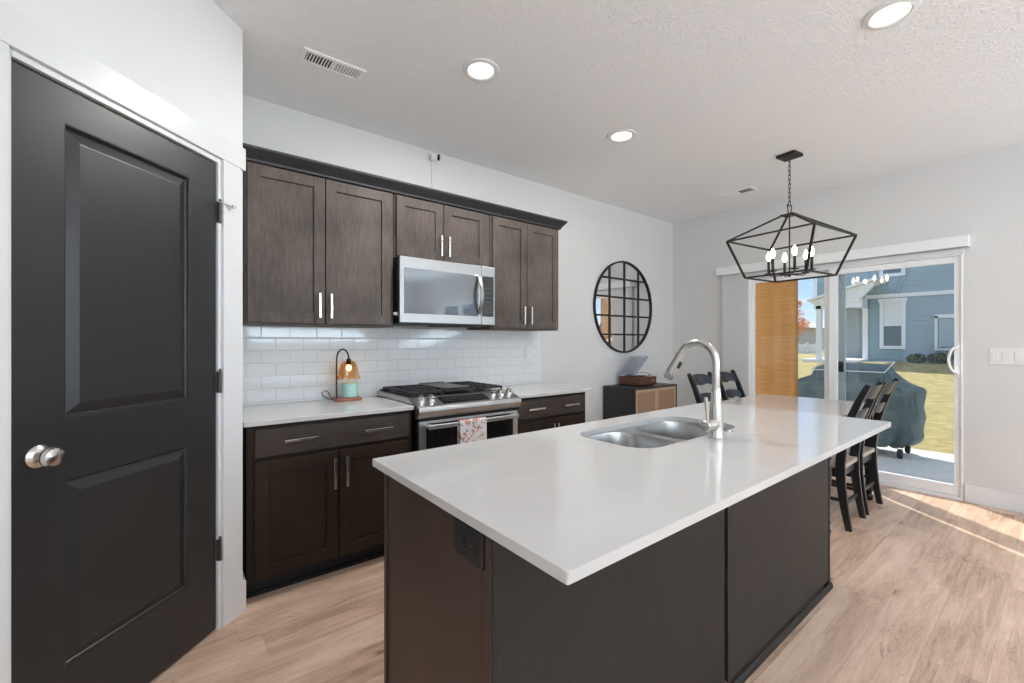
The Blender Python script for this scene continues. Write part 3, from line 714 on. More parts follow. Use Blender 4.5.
def sink():
    t = thing('kitchen_sink', 'double bowl stainless undermount sink set in the island top', 'sink', (1.74, 1.13, .70))
    # flange with two bowl openings
    b = bmesh.new(); z = .8910
    bowls = [(1.362, 1.668, .948, 1.308), (1.726, 2.118, .948, 1.308)]
    outer = rrect(SINK[0] - .02, SINK[1] + .02, SINK[2] - .02, SINK[3] + .02, .12, 8); es = []
    for loop in (outer, *[rrect(*q, .10, 8) for q in bowls]):
        vs = [b.verts.new((x, y, z)) for x, y in loop]
        es += [b.edges.new((vs[i], vs[(i + 1) % len(vs)])) for i in range(len(vs))]
    bmesh.ops.triangle_fill(b, use_beauty=True, use_dissolve=False, edges=es)
    m_ = MB(); m_.b.free(); m_.b = b; obj('rim', m_, 'sink_steel', t)
    for q in bowls:
        rings = []
        for ins, h_, rr in ((0, z, .10), (.002, z - .006, .10), (.005, z - .10, .098), (.010, z - .165, .094), (.022, z - .188, .085), (.045, z - .198, .065), (.12, z - .202, .03)):
            rings.append([(x, y, h_) for x, y in rrect(q[0] + ins, q[1] - ins, q[2] + ins, q[3] - ins, rr, 8)])
        o = obj('bowl', MB().loft(rings, False, True), 'sink_steel', t, smooth=True)
        dx, dy = (q[0] + q[1]) / 2, (q[2] + q[3]) / 2
        obj('drain', MB().lathe([(.045, .0), (.045, .004), (.032, .005), (.028, .002), (.004, .003)], (dx, dy, z - .2015), 24), 'chrome', o, smooth='auto')
sink()
def faucet():
    cx, cy, z = 1.765, .886, .9155
    t = thing('faucet', 'brushed nickel gooseneck pull-down faucet on the island', 'faucet', (cx, cy, z))
    obj('body', MB().lathe([(.030, 0), (.0305, .003), (.029, .010), (.028, .06), (.0255, .10), (.0200, .17), (.0175, .204), (.0165, .2055)], (cx, cy, z), 32), 'nickel', t, smooth='auto')
    pts = [(cx, cy, z + .2045), (cx, cy, z + .26)]; rr = .081; zc = z + .3115
    for k in range(0, 15):
        a = math.pi * (1 - k / 14 * .86); pts.append((cx, cy + rr + rr * math.cos(a), zc + rr * 1.0 * math.sin(a) ))
    d = Vector(pts[-1]) - Vector(pts[-2]); d.normalize()
    obj('spout', MB().tube(pts, .0155, 16), 'nickel', t, smooth='auto')
    p0 = Vector(pts[-1]); q = [p0 - d * .002, p0 + d * .004, p0 + d * .03, p0 + d * .085, p0 + d * .125, p0 + d * .130]
    h = obj('spray_head', MB().tube(q, .015, 20, rs=[.0160, .0170, .0178, .0205, .0235, .021]), 'nickel', t, smooth='auto')
    c = p0 + d * .05 + Vector((0, -.0175, -.008)); obj('spray_button', MB().tube([c - d * .012, c + d * .018], .0075, 10), 'plastic_black', h, smooth='auto')
    # side lever
    s = MB().lathe([(.0235, -.018), (.0235, -.052), (.0225, -.056), (.0225, -.086), (.018, -.090), (.002, -.0905)], (cx, cy, z + .058), 24, 'x')
    lv = obj('handle_hub', s, 'nickel', t, smooth='auto')
    obj('lever', MB().tube([(cx - .070, cy, z + .075), (cx - .071, cy, z + .11), (cx - .076, cy + .004, z + .172)], .006, 12, rs=[.0058, .0062, .0078]), 'nickel', lv, smooth='auto')
faucet()
tag(obj('air_switch_button', MB().lathe([(.021, 0), (.021, .003), (.012, .004), (.012, .010), (.002, .011)], (1.935, .915, .9155), 24), 'nickel', None, 0, 'auto'), 'small round metal button on the island beside the faucet', 'button')
t = thing('outlet', 'black outlet on the end panel of the island just under the countertop', 'outlet', (BX0, .867, .80))
obj('cover_plate', MB().box(BX0 - .008, BX0 + .003, .806, .928, .797, .880), 'plastic_black', t, .003)
for y in (.846, .892): obj('socket', MB().box(BX0 - .0105, BX0 - .008, y - .017, y + .017, .822, .856), 'plastic_black', t, .002)
for y in (.846, .892): obj('slot', MB().box(BX0 - .0112, BX0 - .0104, y - .004, y + .005, .8375, .8405), 'legend_dim', t)

# ------------------------------------------------------------------ dining set
TBX0, TBX1, TBY0, TBY1, TZ = 3.448, 4.59, .955, 1.830, .800
def dining_table():
    t = thing('dining_table', 'pale wood dining table with black turned legs beyond the island', 'table', (3.97, 1.4, 0))
    obj('tabletop', MB().box(TBX0, TBX1, TBY0, TBY1, TZ - .032, TZ), 'table_wood', t, .006)
    i = .045
    b = MB(); b.box(TBX0 + i, TBX1 - i, TBY0 + i, TBY0 + i + .02, TZ - .12, TZ - .032).box(TBX0 + i, TBX1 - i, TBY1 - i - .02, TBY1 - i, TZ - .12, TZ - .032)
    b.box(TBX0 + i, TBX0 + i + .02, TBY0 + i, TBY1 - i, TZ - .12, TZ - .032).box(TBX1 - i - .02, TBX1 - i, TBY0 + i, TBY1 - i, TZ - .12, TZ - .032)
    obj('apron', b, 'chair_black', t, .001)
    prof = [(.022, 0), (.030, .015), (.033, .035), (.020, .060), (.031, .085), (.024, .11), (.022, .16), (.028, .26), (.034, .36), (.036, .42), (.033, .47), (.024, .50), (.036, .525), (.024, .55), (.035, .585), (.036, .60)]
    for x in (TBX0 + .052, TBX1 - .032):
        for y in (TBY0 + .050, TBY1 - .050):
            g_ = MB().lathe(prof, (x, y, 0), 20); g_.box(x - .031, x + .031, y - .031, y + .031, .60, TZ - .033)
            obj('leg', g_, 'chair_black', t, smooth='auto')
dining_table()
def make_chair(label):
    """back posts stand at local y=0, the seat reaches towards +y"""
    t = thing('dining_chair', label, 'chair', (0, 0, 0), group='black ladder-back dining chairs around the table')
    L = dict(local=True)
    path = [(-.015, 0), (.012, .16), (.030, .32), (.034, .46), (.020, .60), (-.018, .76), (-.068, .90), (-.118, 1.010)]
    def ypos(z):
        for (y0, z0), (y1, z1) in zip(path, path[1:]):
            if z <= z1: return y0 + (y1 - y0) * (z - z0) / (z1 - z0)
        return path[-1][0]
    for s in (-1, 1):
        w0, w1 = s * .180 - .014, s * .180 + .014
        rings = []
        for k, (y, z) in enumerate(path):
            d = .019 + .010 * math.sin(math.pi * min(1, z / 1.0)) ; rings.append([(w0, y - d, z), (w1, y - d, z), (w1, y + d, z), (w0, y + d, z)])
        rings.append([(w0, -.127, 1.022), (w1, -.127, 1.022), (w1, -.113, 1.026), (w0, -.113, 1.026)])
        obj('back_post', MB().loft(rings), 'chair_black', t, .004, **L)
    for i, (zc, h) in enumerate(((.955, .095), (.795, .075), (.650, .065))):
        rings = []
        for k in range(13):
            f = k / 12; x = -.168 + .336 * f; bow = -.030 * math.sin(math.pi * f); hh = h * (1 - .28 * abs(2 * f - 1) ** 2); arch = .008 * math.sin(math.pi * f)
            zt, zb = zc + h / 2 * (hh / h) + arch, zc - h / 2 + .012 * (math.sin(2 * math.pi * f * 1.0) ** 2) 
            rings.append([(x, ypos(zb) + bow - .008, zb), (x, ypos(zb) + bow + .008, zb), (x, ypos(zt) + bow + .008, zt), (x, ypos(zt) + bow - .008, zt)])
        obj('back_slat', MB().loft(rings), 'chair_black', t, .003, **L)
    sp = [(-.163, .012), (.163, .012), (.163, .065), (.190, .10), (.190, .40), (.175, .425), (-.175, .425), (-.190, .40), (-.190, .10), (-.163, .065)]
    obj('seat', MB().prism(sp, 'z', .418, .450), 'seat_wood', t, .006, **L, label='pale wood seat')
    b = MB().box(-.165, .165, .03, .05, .355, .418).box(-.175, .175, .375, .395, .355, .418)
    for s in (-1, 1): b.box(s * .172 - .01, s * .172 + .01, .06, .39, .355, .418)
    obj('seat_rail', b, 'chair_black', t, .002, **L)
    for s in (-1, 1):
        obj('front_leg', MB().tube([(s * .178, .385, 0), (s * .178, .385, .417)], .024, 4, rs=[.020, .026]), 'chair_black', t, .002, **L)
        for z in (.20, .30): obj('stretcher', MB().box(s * .178 - .009, s * .178 + .009, .01, .38, z - .012, z + .012), 'chair_black', t, .003, **L)
    obj('stretcher', MB().box(-.17, .17, .01, .028, .155, .18), 'chair_black', t, .003, **L)
    obj('stretcher', MB().box(-.17, .17, .376, .394, .155, .18), 'chair_black', t, .003, **L)
    return t
c0 = make_chair('black ladder-back chair with its back to the camera, the one nearer the island')
c0.location = (3.872, .940, 0); c0.rotation_euler = (0, 0, R(1))
dup(c0, (4.332, .942, 0), R(-1), 'black ladder-back chair with its back to the camera, nearer the glass door')
dup(c0, (3.865, 1.975, 0), R(180), 'black ladder-back chair on the far side of the table, seen behind the faucet')
dup(c0, (4.332, 1.975, 0), R(180), 'black ladder-back chair on the far side of the table, nearer the vertical blinds')

# ------------------------------------------------------------------ mirror, console, turntable
def mirror():
    cx, cz, r_ = 4.098, 1.706, .525
    t = thing('round_mirror', 'round wall mirror with a thin black window-pane grid', 'mirror', (cx, W, cz))
    obj('mirror_glass', MB().lathe([(r_ - .008, 0), (r_ - .008, -.008)], (cx, W - .004, cz), 96, 'y'), 'mirror_glass', t)
    obj('frame', MB().lathe([(r_ - .018, 0), (r_, 0), (r_, -.026), (r_ - .018, -.026), (r_ - .018, 0)], (cx, W - .002, cz), 96, 'y', cap=False), 'metal_black', t, smooth='auto')
    y0, y1 = W - .022, W - .0125
    b = MB()
    for x in (-.2625, 0, .2625): h = math.sqrt((r_ - .012) ** 2 - x * x); b.box(cx + x - .0095, cx + x + .0095, y0, y1, cz - h, cz + h)
    for z in (-.315, -.105, .105, .315): h = math.sqrt((r_ - .012) ** 2 - z * z); b.box(cx - h, cx + h, y0 - .001, y1, cz + z - .0095, cz + z + .0095)
    obj('grid_bars', b, 'metal_black', t)
mirror()
def console():
    x0, x1, y0, y1, z1 = 3.724, 4.500, 2.706, W - .016, .830
    t = thing('console_cabinet', 'black console cabinet with two woven cane doors', 'cabinet', ((x0 + x1) / 2, 2.9, 0))
    b = MB().box(x0, x1, y0, y1, z1 - .018, z1).box(x0, x0 + .018, y0, y1, .14, z1 - .018).box(x1 - .018, x1, y0, y1, .14, z1 - .018).box(x0 + .018, x1 - .018, y0, y1, .14, .158).box(x0 + .018, x1 - .018, y1 - .01, y1, .158, z1 - .018)
    obj('case', b, 'console_black', t, .0015)
    mx_ = (x0 + x1) / 2
    for a, c in ((x0 + .020, mx_ - .001), (mx_ + .001, x1 - .020)):
        f = MB(); r_ = .028; za, zb = .160, z1 - .020; y = y0 + .002
        f.box(a, a + r_, y, y + .02, za, zb).box(c - r_, c, y, y + .02, za, zb).box(a + r_, c - r_, y, y + .02, za, za + r_).box(a + r_, c - r_, y, y + .02, zb - r_, zb)
        d = obj('cabinet_door', f, 'rattan_frame', t, .002, label='light wood framed door')
        obj('cane_panel', MB().box(a + r_, c - r_, y + .006, y + .010, za + r_, zb - r_), 'cane', d)
    for x in (x0 + .04, x1 - .04):
        for y in (y0 + .04, y1 - .04): obj('leg', MB().lathe([(.011, 0), (.017, .14)], (x, y, 0), 12), 'console_black', t, smooth='auto')
console()
def turntable():
    x0, x1, y0, y1, z = 3.952, 4.262, 2.812, 3.085, .8305
    t = thing('record_player', 'dark wood record player with open clear lid on the console', 'turntable', ((x0 + x1) / 2, (y0 + y1) / 2, z))
    obj('plinth', MB().box(x0, x1, y0, y1, z + .008, z + .098), 'walnut', t, .004)
    for x in (x0 + .03, x1 - .03):
        for y in (y0 + .03, y1 - .03): obj('foot', MB().lathe([(.014, 0), (.016, .008)], (x, y, z), 12), 'rubber', t)
    cx, cy = x0 + .125, (y0 + y1) / 2
    p = obj('platter', MB().lathe([(.115, .099), (.115, .108), (.110, .110), (.004, .110)], (cx, cy, z), 40), 'record_black', t, smooth='auto')
    obj('spindle', MB().lathe([(.010, .110), (.010, .118), (.004, .122)], (cx, cy, z), 10), 'chrome', p, smooth='auto')
    ax, ay = x1 - .055, y1 - .065
    a = MB().lathe([(.024, .098), (.024, .112), (.012, .115), (.012, .135), (.002, .136)], (ax, ay, z), 16)
    a.tube([(ax, ay + .045, z + .130), (ax, ay - .01, z + .131), (ax - .005, ay - .13, z + .128), (ax - .045, ay - .185, z + .122)], .005, 8).box(ax - .066, ax - .036, ay - .205, ay - .178, z + .112, z + .126).lathe([(.013, .120), (.013, .142)], (ax, ay + .045, z), 12)
    obj('tonearm', a, 'chrome', t, smooth='auto')
    for yy in (y0 + .04, y0 + .08): obj('knob', MB().lathe([(.011, .098), (.011, .110), (.002, .111)], (x1 - .03, yy, z), 14), 'chrome', t, smooth='auto')
    obj('badge', MB().box(x0 + .22, x0 + .27, y0 - .002, y0, z + .045, z + .058), 'nickel', t)
    # open lid hinged at the back, tilted up
    LM = Matrix.Translation((0, y1 - .01, z + .100)) @ Matrix.Rotation(R(-52), 4, 'X') @ Matrix.Translation((0, -(y1 - .01), 0))
    l = MB(); h = .030; w = .003
    l.box(x0, x1, y0, y1, h - w, h, LM).box(x0, x0 + w, y0, y1, 0, h - w, LM).box(x1 - w, x1, y0, y1, 0, h - w, LM).box(x0 + w, x1 - w, y0, y0 + w, 0, h - w, LM).box(x0 + w, x1 - w, y1 - w, y1, 0, h - w, LM)
    obj('lid', l, 'lid_acrylic', t, .001, label='clear acrylic lid tilted open')
turntable()

# ------------------------------------------------------------------ ceiling and wall fittings
def downlight(x, y, label, power=7.5):
    t = thing('recessed_downlight', label, 'downlight', (x, y, H - .012), group='round recessed ceiling lights')
    obj('trim_ring', MB().lathe([(.070, -.001), (.104, -.001), (.102, -.006), (.080, -.011), (.0702, -.005), (.070, -.001)], (x, y, H), 48, cap=False), 'plastic_white', t, smooth='auto')
    obj('lens', MB().lathe([(.070, -.0015), (.070, -.005), (.002, -.0055)], (x, y, H), 40), 'downlight_lens', t)
    l = bpy.data.lights.new('downlight_beam', 'AREA'); l.shape = 'DISK'; l.size = .14; l.energy = power; l.color = (1, .98, .955)
    o = bpy.data.objects.new('downlight_beam', l); COL.objects.link(o); o.parent = t; o.location = (0, 0, -.005)
    return t
downlight(1.374, 2.028, 'round recessed ceiling light in front of the upper cabinets, nearest the air vent', 21)
downlight(2.631, 2.029, 'smallest of the three lit recessed ceiling lights, farthest towards the dining area', 7)
downlight(2.633, .500, 'largest lit recessed ceiling light, at the top edge above the island aisle', 5)
for x, y in ((1.0, -1.6), (3.2, -1.6), (1.0, -3.6), (3.4, -3.6), (-1.4, -3.0)):  # unseen lights added behind the camera to even out the room light
    downlight(x, y, 'unseen recessed ceiling light added behind or above the camera for even light', 4.5)
def register(x0, x1, y0, y1, n, label, along_y=False):
    """ceiling register built in its own frame with its long side along local x"""
    cx, cy = (x0 + x1) / 2, (y0 + y1) / 2; a, c = ((y1 - y0) / 2, (x1 - x0) / 2) if along_y else ((x1 - x0) / 2, (y1 - y0) / 2)
    t = thing('air_vent', label, 'vent', (cx, cy, H), R(90) if along_y else 0)
    b = MB(); m_ = .022; L = dict(local=True)
    b.box(-a, a, -c, -c + m_, -.008, -.0005).box(-a, a, c - m_, c, -.008, -.0005).box(-a, -a + m_, -c + m_, c - m_, -.008, -.0005).box(a - m_, a, -c + m_, c - m_, -.008, -.0005)
    b.box(-.005, .005, -c + m_, c - m_, -.008, -.0005)
    obj('frame', b, 'vent_white', t, .001, **L)
    obj('duct', MB().box(-a + m_, a - m_, -c + m_, c - m_, -.0012, -.0004), 'gap_black', t, **L)
    l = MB()
    for q0, q1, s in ((-a + m_, -.005, 1), (.005, a - m_, -1)):
        for k in range(n):
            xx = q0 + (q1 - q0) * (k + .5) / n; l.quad((xx - .003 * s, -c + m_, -.0075), (xx + .006 * s, -c + m_, -.0015), (xx + .006 * s, c - m_, -.0015), (xx - .003 * s, c - m_, -.0075))
    o = obj('louvers', l, 'vent_white', t, **L); md = o.modifiers.new('thick', 'SOLIDIFY'); md.thickness = .0015
register(.545, .870, 2.432, 2.560, 9, 'white ceiling air vent above the left upper cabinet')
register(4.485, 4.640, 1.900, 2.210, 9, 'white ceiling air vent behind the chandelier', True)

def sec_camera():
    x, y, z = 1.675, W, 2.772
    t = thing('security_camera', 'small white security camera with black lens on the wall above the cabinets', 'camera', (x, y, z))
    obj('mount', MB().lathe([(.022, 0), (.022, -.006), (.010, -.008), (.010, -.030)], (x - .02, y - .0005, z), 16, 'y'), 'plastic_white', t, smooth='auto')
    A = Vector((x - .028, y - .045, z + .002)); D_ = Vector((.75, -.62, -.08)).normalized()
    obj('housing', MB().tube([A - D_ * .022, A - D_ * .018, A + D_ * .030], .026, 20, rs=[.020, .0255, .0255]), 'plastic_white', t, smooth='auto')
    obj('lens', MB().tube([A + D_ * .030, A + D_ * .044, A + D_ * .046], .0235, 20, rs=[.024, .0235, .018]), 'glass_black', t, smooth='auto')
    obj('cable', MB().tube([(x - .03, y - .02, z - .018), (x - .028, y - .005, z - .05), (x - .026, y - .004, 2.386)], .0026, 6), 'plastic_white', t, smooth=True)
sec_camera()

def chandelier():
    C_ = Vector((3.975, 1.388, 0)); t = thing('chandelier', 'black open-cage lantern chandelier with six lit candle bulbs', 'chandelier', (C_.x, C_.y, H), R(-7))
    L = dict(local=True); dz = lambda z: z - H
    obj('canopy', MB().box(-.070, .070, -.072, .072, -.024, -.0005), 'metal_black', t, .004, **L)
    ch = MB(); n = 11; z0, z1 = dz(2.42), -.024; st = (z1 - z0) / n
    for i in range(n):
        zc = z0 + st * (i + .5); pts = []
        for k in range(14):
            a = 2 * math.pi * k / 14; u, v = .0085 * math.cos(a), (st * .66) * math.sin(a)
            pts.append((u, 0, zc + v) if i % 2 else (0, u, zc + v))
        ch.tube(pts, .0026, 6, closed=True)
    obj('chain', ch, 'metal_black', t, smooth=True, **L)
    lp = [(-.018, 0, dz(2.352)), (-.032, 0, dz(2.428)), (.032, 0, dz(2.428)), (.018, 0, dz(2.352))]
    obj('hanging_loop', MB().tube(lp, .0045, 6, closed=True), 'metal_black', t, **L)
    obj('top_plate', MB().box(-.05, .05, -.05, .05, dz(2.338), dz(2.350)), 'metal_black', t, .002, **L)
    zt, zm, zb, a, c = dz(2.344), dz(2.153), dz(1.842), .332, .233
    K = [(-1, -1), (1, -1), (1, 1), (-1, 1)]
    def bar(name, p, q, w=.0072):
        obj(name, MB().tube([p, q], w * 1.414, 4), 'metal_black', t, **L)
    for i, (sx_, sy_) in enumerate(K):
        bar('roof_bar', (sx_ * .035, sy_ * .035, zt), (sx_ * a, sy_ * a, zm)); bar('side_bar', (sx_ * a, sy_ * a, zm), (sx_ * c, sy_ * c, zb))
        tx, ty = K[(i + 1) % 4]; bar('middle_bar', (sx_ * a, sy_ * a, zm), (tx * a, ty * a, zm), .0066); bar('bottom_bar', (sx_ * c, sy_ * c, zb), (tx * c, ty * c, zb), .0066)
    obj('stem', MB().tube([(0, 0, dz(2.34)), (0, 0, dz(1.85))], .0055, 10).lathe([(.002, dz(1.838)), (.010, dz(1.845)), (.016, dz(1.86)), (.010, dz(1.875))], (0, 0, 0), 16), 'metal_black', t, smooth='auto', **L)
    for k in range(6):
        an = R(60 * k - 21); ux, uy = math.cos(an), math.sin(an); r_ = .155
        arm = MB().tube([(0, 0, dz(1.862)), (ux * .06, uy * .06, dz(1.857)), (ux * .13, uy * .13, dz(1.858)), (ux * r_, uy * r_, dz(1.872))], .0045, 8)
        ao = obj('arm', arm, 'metal_black', t, smooth='auto', **L)
        obj('drip_pan', MB().lathe([(.006, dz(1.874)), (.030, dz(1.880)), (.032, dz(1.884)), (.012, dz(1.884))], (ux * r_, uy * r_, 0), 20), 'metal_black', ao, smooth='auto', **L)
        obj('candle_sleeve', MB().lathe([(.0105, dz(1.884)), (.0105, dz(1.985)), (.007, dz(1.987))], (ux * r_, uy * r_, 0), 16), 'metal_black', ao, smooth='auto', **L)
        obj('bulb', MB().lathe([(.007, dz(1.987)), (.014, dz(2.000)), (.0185, dz(2.018)), (.0165, dz(2.036)), (.008, dz(2.056)), (.0015, dz(2.068))], (ux * r_, uy * r_, 0), 16), 'bulb', ao, smooth=True, **L)
chandelier()

# ------------------------------------------------------------------ sliding patio door
def sliding_door():
    f = MB(); x0, x1 = XR - .004, XR + .13
    f.box(x0, x1, DY0, DY0 + .014, 0, DZ).box(x0, x1, DY1 - .055, DY1, 0, DZ).box(x0, x1, DY0 + .014, DY1 - .055, DZ - .042, DZ).box(x0, x1, DY0 + .014, DY1 - .055, -.01, .028)
    door = struct('door_1', f, 'vinyl_white', .002, 'white framed sliding glass patio door', 'door')
    def sash(xa, xb, ya, yb, name, st=.052, st2=None):
        s = MB(); z0, z1 = .030, DZ - .044
        st2 = st2 or st
        s.box(xa, xb, ya, ya + st, z0, z1).box(xa, xb, yb - st2, yb, z0, z1).box(xa, xb, ya + st, yb - st2, z0, z0 + .085).box(xa, xb, ya + st, yb - st2, z1 - .052, z1)
        o = obj(name, s, 'vinyl_white', door, .003)
        xm = (xa + xb) / 2; obj('pane', MB().box(xm - .003, xm + .003, ya + st, yb - st2, z0 + .085, z1 - .052), 'window_glass', o)
        return o
    sl_ = sash(XR + .012, XR + .050, DY0 + .015, 1.445, 'sliding_panel', .038, .068)
    fx = sash(XR + .068, XR + .106, 1.405, DY1 - .056, 'fixed_panel', .095, .022)
    # screen frame stile and latch seen beside the meeting stile
    obj('screen_stile', MB().box(XR + .110, XR + .128, 1.336, 1.398, .03, DZ - .044), 'house_grey', door, .002, label='grey metal stile of the insect screen')
    obj('latch', MB().box(XR + .098, XR + .1105, 1.350, 1.392, 1.01, 1.115), 'plastic_black', door, .003)
    h = MB(); yc, zc = .550, 1.16
    pts = [(XR + .012, yc, zc + .115), (XR - .012, yc, zc + .112)]
    for k in range(9): a = math.pi * (.5 - k / 8); pts.append((XR - .030 - .010 * math.cos(a), yc + .045 * math.cos(a), zc + .105 * math.sin(a)))
    pts += [(XR - .012, yc, zc - .112), (XR + .012, yc, zc - .115)]
    obj('handle', h.tube(pts, .0095, 10), 'vinyl_white', sl_, smooth='auto')
    obj('handle_plate', MB().box(XR + .002, XR + .012, yc - .018, yc + .018, zc - .145, zc + .145), 'vinyl_white', sl_, .003)
    return door
sliding_door()
struct('trim_5', MB().box(XR - .022, XR, DY0 - .004, DY1 + .02, DZ - .030, DZ + .012), 'trim_white', .002, 'thin white head trim under the valance', 'trim')
# valance and vertical blind stack
v = MB().box(XR - .098, XR - .086, .474, 2.523, 2.080, 2.170).box(XR - .086, XR, .474, .486, 2.080, 2.170).box(XR - .086, XR, 2.511, 2.523, 2.080, 2.170).box(XR - .086, XR, .486, 2.511, 2.158, 2.170)
tag(obj('valance', v, 'blind_vane', None, .002), 'long white valance box above the sliding door', 'valance')
t = thing('vertical_blinds', 'white vertical blinds stacked to the left of the sliding door', 'blinds', (XR - .05, 2.3, .04))
obj('headrail', MB().box(XR - .070, XR - .030, .50, 2.50, 2.120, 2.150), 'vinyl_white', t, .002)
for k in range(11):
    y = 2.215 + k * .0245; RM = Matrix.Translation((XR - .045, y, 0)) @ Matrix.Rotation(R(60), 4, 'Z')
    b = MB(); b.loft([[RM @ Vector((.042 * (2 * i / 6 - 1), .006 * (1 - (2 * i / 6 - 1) ** 2) + s_, z)) for i, s_ in [(i, 0) for i in range(7)] + [(i, .0015) for i in range(6, -1, -1)]] for z in (.045, 2.118)])
    obj('vane', b, 'blind_vane', t, smooth='auto')
# switch plate
t = thing('light_switch', 'white four-gang rocker switch plate on the right wall', 'switch', (XR, .255, 1.19))
obj('cover_plate', MB().box(XR - .006, XR, .130, .371, 1.131, 1.259), 'plastic_white', t, .002)
for k in range(4):
    y = .341 - k * .060; obj('rocker', MB().box(XR - .0105, XR - .006, y - .018, y + .018, 1.160, 1.230), 'plastic_white', t, .002)

# ------------------------------------------------------------------ outdoors
def lawn_z(x): return -.06 + .66 * min(1, max(0, (x - 7.35) / 12.0)) ** 1.0
b = MB(); xs = [7.35] + [7.35 + 12 * k / 14 for k in range(1, 15)] + [30, 60, 130]
ys = [-60, -20, -8, -3, 0, 3, 6, 10, 20, 50, 130]
g_ = [[b.b.verts.new((x, y, lawn_z(x))) for y in ys] for x in xs]
for i in range(len(xs) - 1):
    for j in range(len(ys) - 1): b.b.faces.new((g_[i][j], g_[i + 1][j], g_[i + 1][j + 1], g_[i][j + 1]))
b.box(XR + .14, 7.35, -60, -3.2, -.3, -.08).box(XR + .14, 7.35, 6.2, 130, -.3, -.08)
struct('ground', b, 'lawn', label='sunlit yellow-green lawn beyond the patio', cat='lawn')
struct('patio_slab', MB().box(XR + .14, 7.35, -3.2, 6.2, -.3, -.035), 'concrete', .01, 'grey concrete patio slab outside the sliding door', 'patio')
# covered grill
def grill():
    t = thing('covered_grill', 'barbecue grill under a dark grey-green fabric cover on the patio', 'grill', (6.8, 1.65, -.035))
    b = MB(); n = 120; rings = []; zb = -.035
    rnd = random.Random(3); ph = [rnd.uniform(0, 6.28) for _ in range(8)]
    lv = [(.120, .24, .52), (.17, .27, .575), (.24, .29, .61), (.32, .30, .63), (.45, .30, .635), (.58, .305, .645), (.70, .315, .655), (.76, .312, .655), (.80, .295, .645), (.86, .285, .52), (.93, .275, .40), (.99, .255, .37), (1.03, .215, .345), (1.045, .16, .30)]
    for li, (z, hx, hy) in enumerate(lv):
        ring = []; am = .020 * (1 - li / len(lv)) + .004
        for k in range(n):
            a = 2 * math.pi * k / n; ca, sa = math.cos(a), math.sin(a); pw_ = .42
            X_ = hx * math.copysign(abs(ca) ** pw_, ca); Y_ = hy * math.copysign(abs(sa) ** pw_, sa)
            w = am * (math.sin(9 * a + ph[0] + z * 3) + .7 * math.sin(17 * a + ph[1] - z * 5) + .5 * math.sin(31 * a + ph[2] + z * 9))
            w += .018 * math.sin(7 * z * 3 + 4 * a + ph[3]) * (1 if li < 9 else .3)
            zz = z + (.012 * math.sin(13 * a + ph[4]) if li == 0 else 0) + (.05 * (X_ / .3) if li > 9 else 0)
            ring.append((6.80 + X_ + w * ca, 1.665 + Y_ + w * sa, zb + zz))
        rings.append(ring)
    o = obj('cover', b.loft(rings, False, True), 'grill_cloth', t, smooth=True)
    q = [(6.555, 1.30), (6.555, 2.03), (7.04, 2.03), (7.04, 1.30)]
    pts = [(x, y, zb + (.985 if x < 6.8 else 1.090)) for x, y in q]
    obj('sunlit_piping', MB().tube(pts, .006, 6, closed=True), 'piping_sunlit', o)  # cover edge piping, its sunlit highlight put into the white colour
    for x in (6.60, 7.0):
        for y in (1.17, 2.16): obj('wheel', MB().lathe([(.05, -.02), (.055, -.012), (.055, .012), (.05, .02)], (x, y, zb + .055), 20, 'y'), 'rubber', t, smooth='auto')
grill()
# woven shade hanging outside in front of the fixed panel
s = MB(); n = 40
rows = [[(5.290 + .003 * math.sin(y * 40), y, z) for z in (-.02, 2.16)] for y in [1.766 + (2.24 - 1.766) * k / n for k in range(n + 1)]]
s.loft(rows, False, False, False)
o = obj('woven_shade', s, 'woven_shade'); md = o.modifiers.new('thick', 'SOLIDIFY'); md.thickness = .004
tag(o, 'tan woven shade hanging outside the left pane of the patio door', 'shade')
# unseen boards added beside the patio, their gaps shape the sun stripes
b = MB()
for x0, x1 in ((6.492, 6.552), (6.655, 6.785), (6.798, 6.86), (7.32, 8.46)): b.box(x0, x1, 3.30, 3.33, -.035, 4.1)
b.box(6.492, 8.46, 3.33, 3.36, 3.95, 4.1).box(6.492, 8.46, 3.33, 3.36, -.035, .06)
tag(obj('stripe_blocker', b, 'blocker_wood'), 'tall unseen boards added beside the patio to cut the sun into stripes', 'screen')

